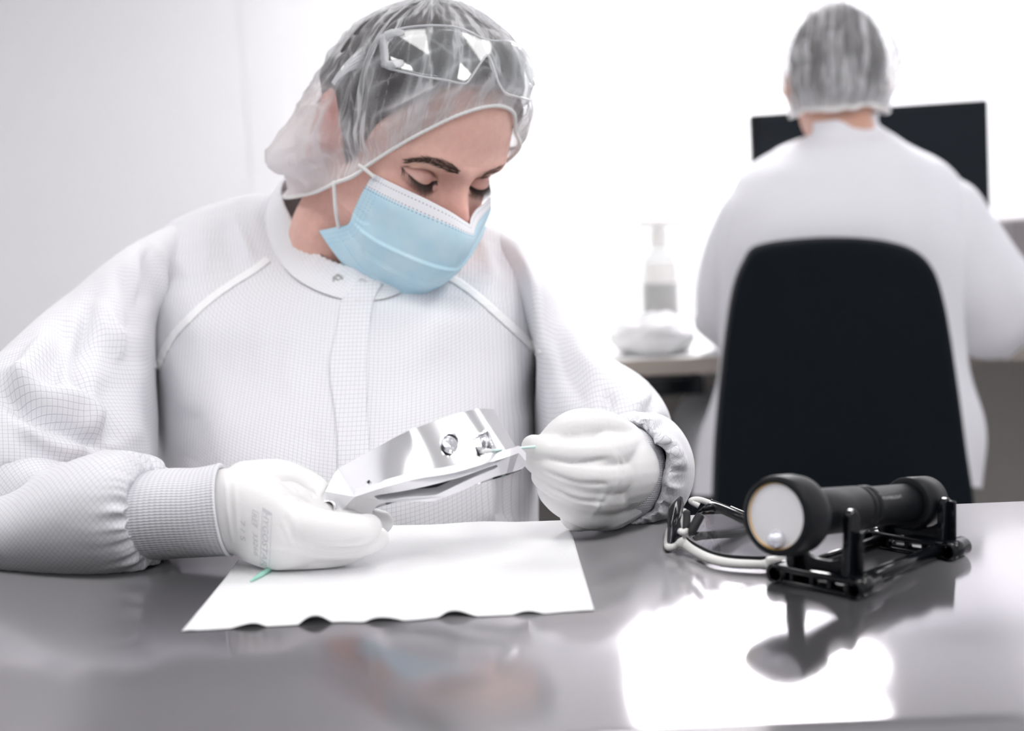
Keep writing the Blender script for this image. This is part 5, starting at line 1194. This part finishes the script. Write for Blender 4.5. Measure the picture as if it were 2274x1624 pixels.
# folded arms
def arm(pts, w_, h_, mat, name='temple'):
    c = cr(A_(pts), 30); return MB().tube(c, w_, 10, True).build(name, mat, dg_)
Ya = PT(1650, 1200, .004)[1]
arm([P(1726, 1248, PT(1735, 1258, .005)[1]+.004), P(1735, 1200, Ya+.03), P(1690, 1180, Ya+.045), P(1620, 1186, Ya+.02), P(1545, 1192, Ya-.004)], .0030, .01, M['black_plastic'])
arm([P(1700, 1168, Ya+.050), P(1660, 1152, Ya+.058), P(1610, 1132, Ya+.064), P(1575, 1118, Ya+.066)], .0036, .01, M['black_plastic'])
arm([P(1590, 1123, Ya+.0635), P(1560, 1112, Ya+.065), P(1542, 1110, Ya+.0655), P(1535, 1114, Ya+.065), P(1552, 1124, Ya+.064)], .0022, .01, M['white_plastic'], 'temple_tip')
arm([P(1700, 1150, Ya+.056), P(1660, 1141, Ya+.060), P(1622, 1126, Ya+.066)], .0010, .01, M['white_plastic'], 'temple_trim')
he = PT(1735, 1258, .005)
MB().box(PT(1722, 1251, .0056), (.012, .006, .0085), None, .0018).build('hinge_block', M['white_plastic'], dg_)
# ================================================================== CLEAR GLASSES PUSHED UP ON THE HAIRNET
cg = empty('safety_glasses', W((0, .03, .07)), 'clear safety glasses pushed up onto the woman\'s hairnet', 'glasses')
def gsurf(px, py, f):
    o = Lc(CAM); d = nrm(ray(px, py) @ HR); lo, hi = .7, 1.35; h = lambda s: f(o+d*s)
    ss = np.linspace(lo, hi, 200); vs = np.array([h(s) for s in ss]); k = np.nonzero((vs[:-1] > 0) & (vs[1:] <= 0))[0]
    if not len(k): return None
    a, b = ss[k[0]], ss[k[0]+1]
    for _ in range(30):
        m_ = (a+b)/2
        if h(m_) > 0: a = m_
        else: b = m_
    return o+d*a
def lensf(l):   # > 0 in front of the lens surface
    x_, y_, z_ = l; return (y_-(.049-7.5*x_*x_-1.0*(z_-.075)-7.0*(z_-.085)**2))
CLS = [((854, 75), (861, 152)), ((898, 62), (900, 161)), ((945, 57), (945, 171)), ((985, 57), (985, 177)), ((1012, 60), (1012, 183)), ((1035, 67), (1034, 186)), ((1050, 74), (1046, 172)), ((1066, 83), (1064, 145)), ((1082, 88), (1081, 124)), ((1096, 91), (1094, 144)), ((1110, 91), (1106, 180)), ((1130, 92), (1122, 206)), ((1150, 101), (1142, 213)), ((1168, 118), (1158, 218)), ((1180, 138), (1168, 221)), ((1187, 172), (1177, 223))]
C2 = cr(A_(CLS, float), 70)
G = []
for t, b in C2:
    col_ = []
    for s in np.linspace(0, 1, 14):
        q_ = t*(1-s)+b*s; l = gsurf(q_[0], q_[1], lensf); col_.append(l if l is not None else (col_[-1] if col_ else LX(q_[0], q_[1], -.05)))
    G.append(col_)
G = A_(G); Gw = W(G.reshape(-1, 3)).reshape(G.shape)
shell(Gw, .0018, 'lens', M['clear'], cg)
MB().tube(Gw[:, 0], .0010, 8).build('lens_rim', M['clearedge'], cg); MB().tube(Gw[:, -1], .0010, 8).build('lens_rim', M['clearedge'], cg)
MB().tube(Gw[0], .0017, 8).build('hinge_post', M['clearedge'], cg)
for tpx in ([(856, 80), (875, 73), (899, 72)], [(862, 146), (880, 141), (897, 138)]):
    pts = [W(gsurf(a, b, lensf))-nrm(ray(a, b))*.0015 for a, b in tpx]; MB().tube(cr(A_(pts), 10), [.0035]*5+[.003, .003, .0027, .0022, .0014], 10, True, None).build('hinge_tab', M['clearedge'], cg)
e0 = G[0]
tl_ = [((854, 75), (861, 152)), ((835, 84), (838, 147)), ((812, 98), (815, 147)), ((790, 117), (794, 152)), ((770, 138), (774, 160)), ((752, 162), (757, 174)), ((738, 184), (744, 190))]
xs_ = [None, .062, .074, .084, .091, .095, .096]
R0 = [[e0[0], (e0[0]+e0[-1])/2, e0[-1]]]
for (t, b), xl in zip(tl_[1:], xs_[1:]): R0.append([LX(t[0], t[1], xl), LX((t[0]+b[0])/2, (t[1]+b[1])/2, xl+.0005), LX(b[0], b[1], xl)])
R0 = cr(A_(R0), 40); R0 = np.swapaxes(cr(np.swapaxes(R0, 0, 1), 11), 0, 1); Rw = W(R0.reshape(-1, 3)).reshape(R0.shape)
shell(Rw, .0022, 'temple', M['clearedge'], cg)
for k in (2, 4, 6, 8): MB().tube(Rw[6:26, k]-nrm(Rw[6:26, k]-CAM)*.0016, np.interp(np.linspace(0, 1, 20), [0, .5, 1], [.0002, .0007, .0002]), 6).build('temple_rib', M['clearedge'], cg)
far = [G[-1][4], G[-1][4]+A_([-.010, -.035, .004]), A_([-.090, -.06, .045]), A_([-.088, -.11, .03])]
MB().tube(cr(W(A_(far)), 20), .0022, 8).build('temple', M['clearedge'], cg)
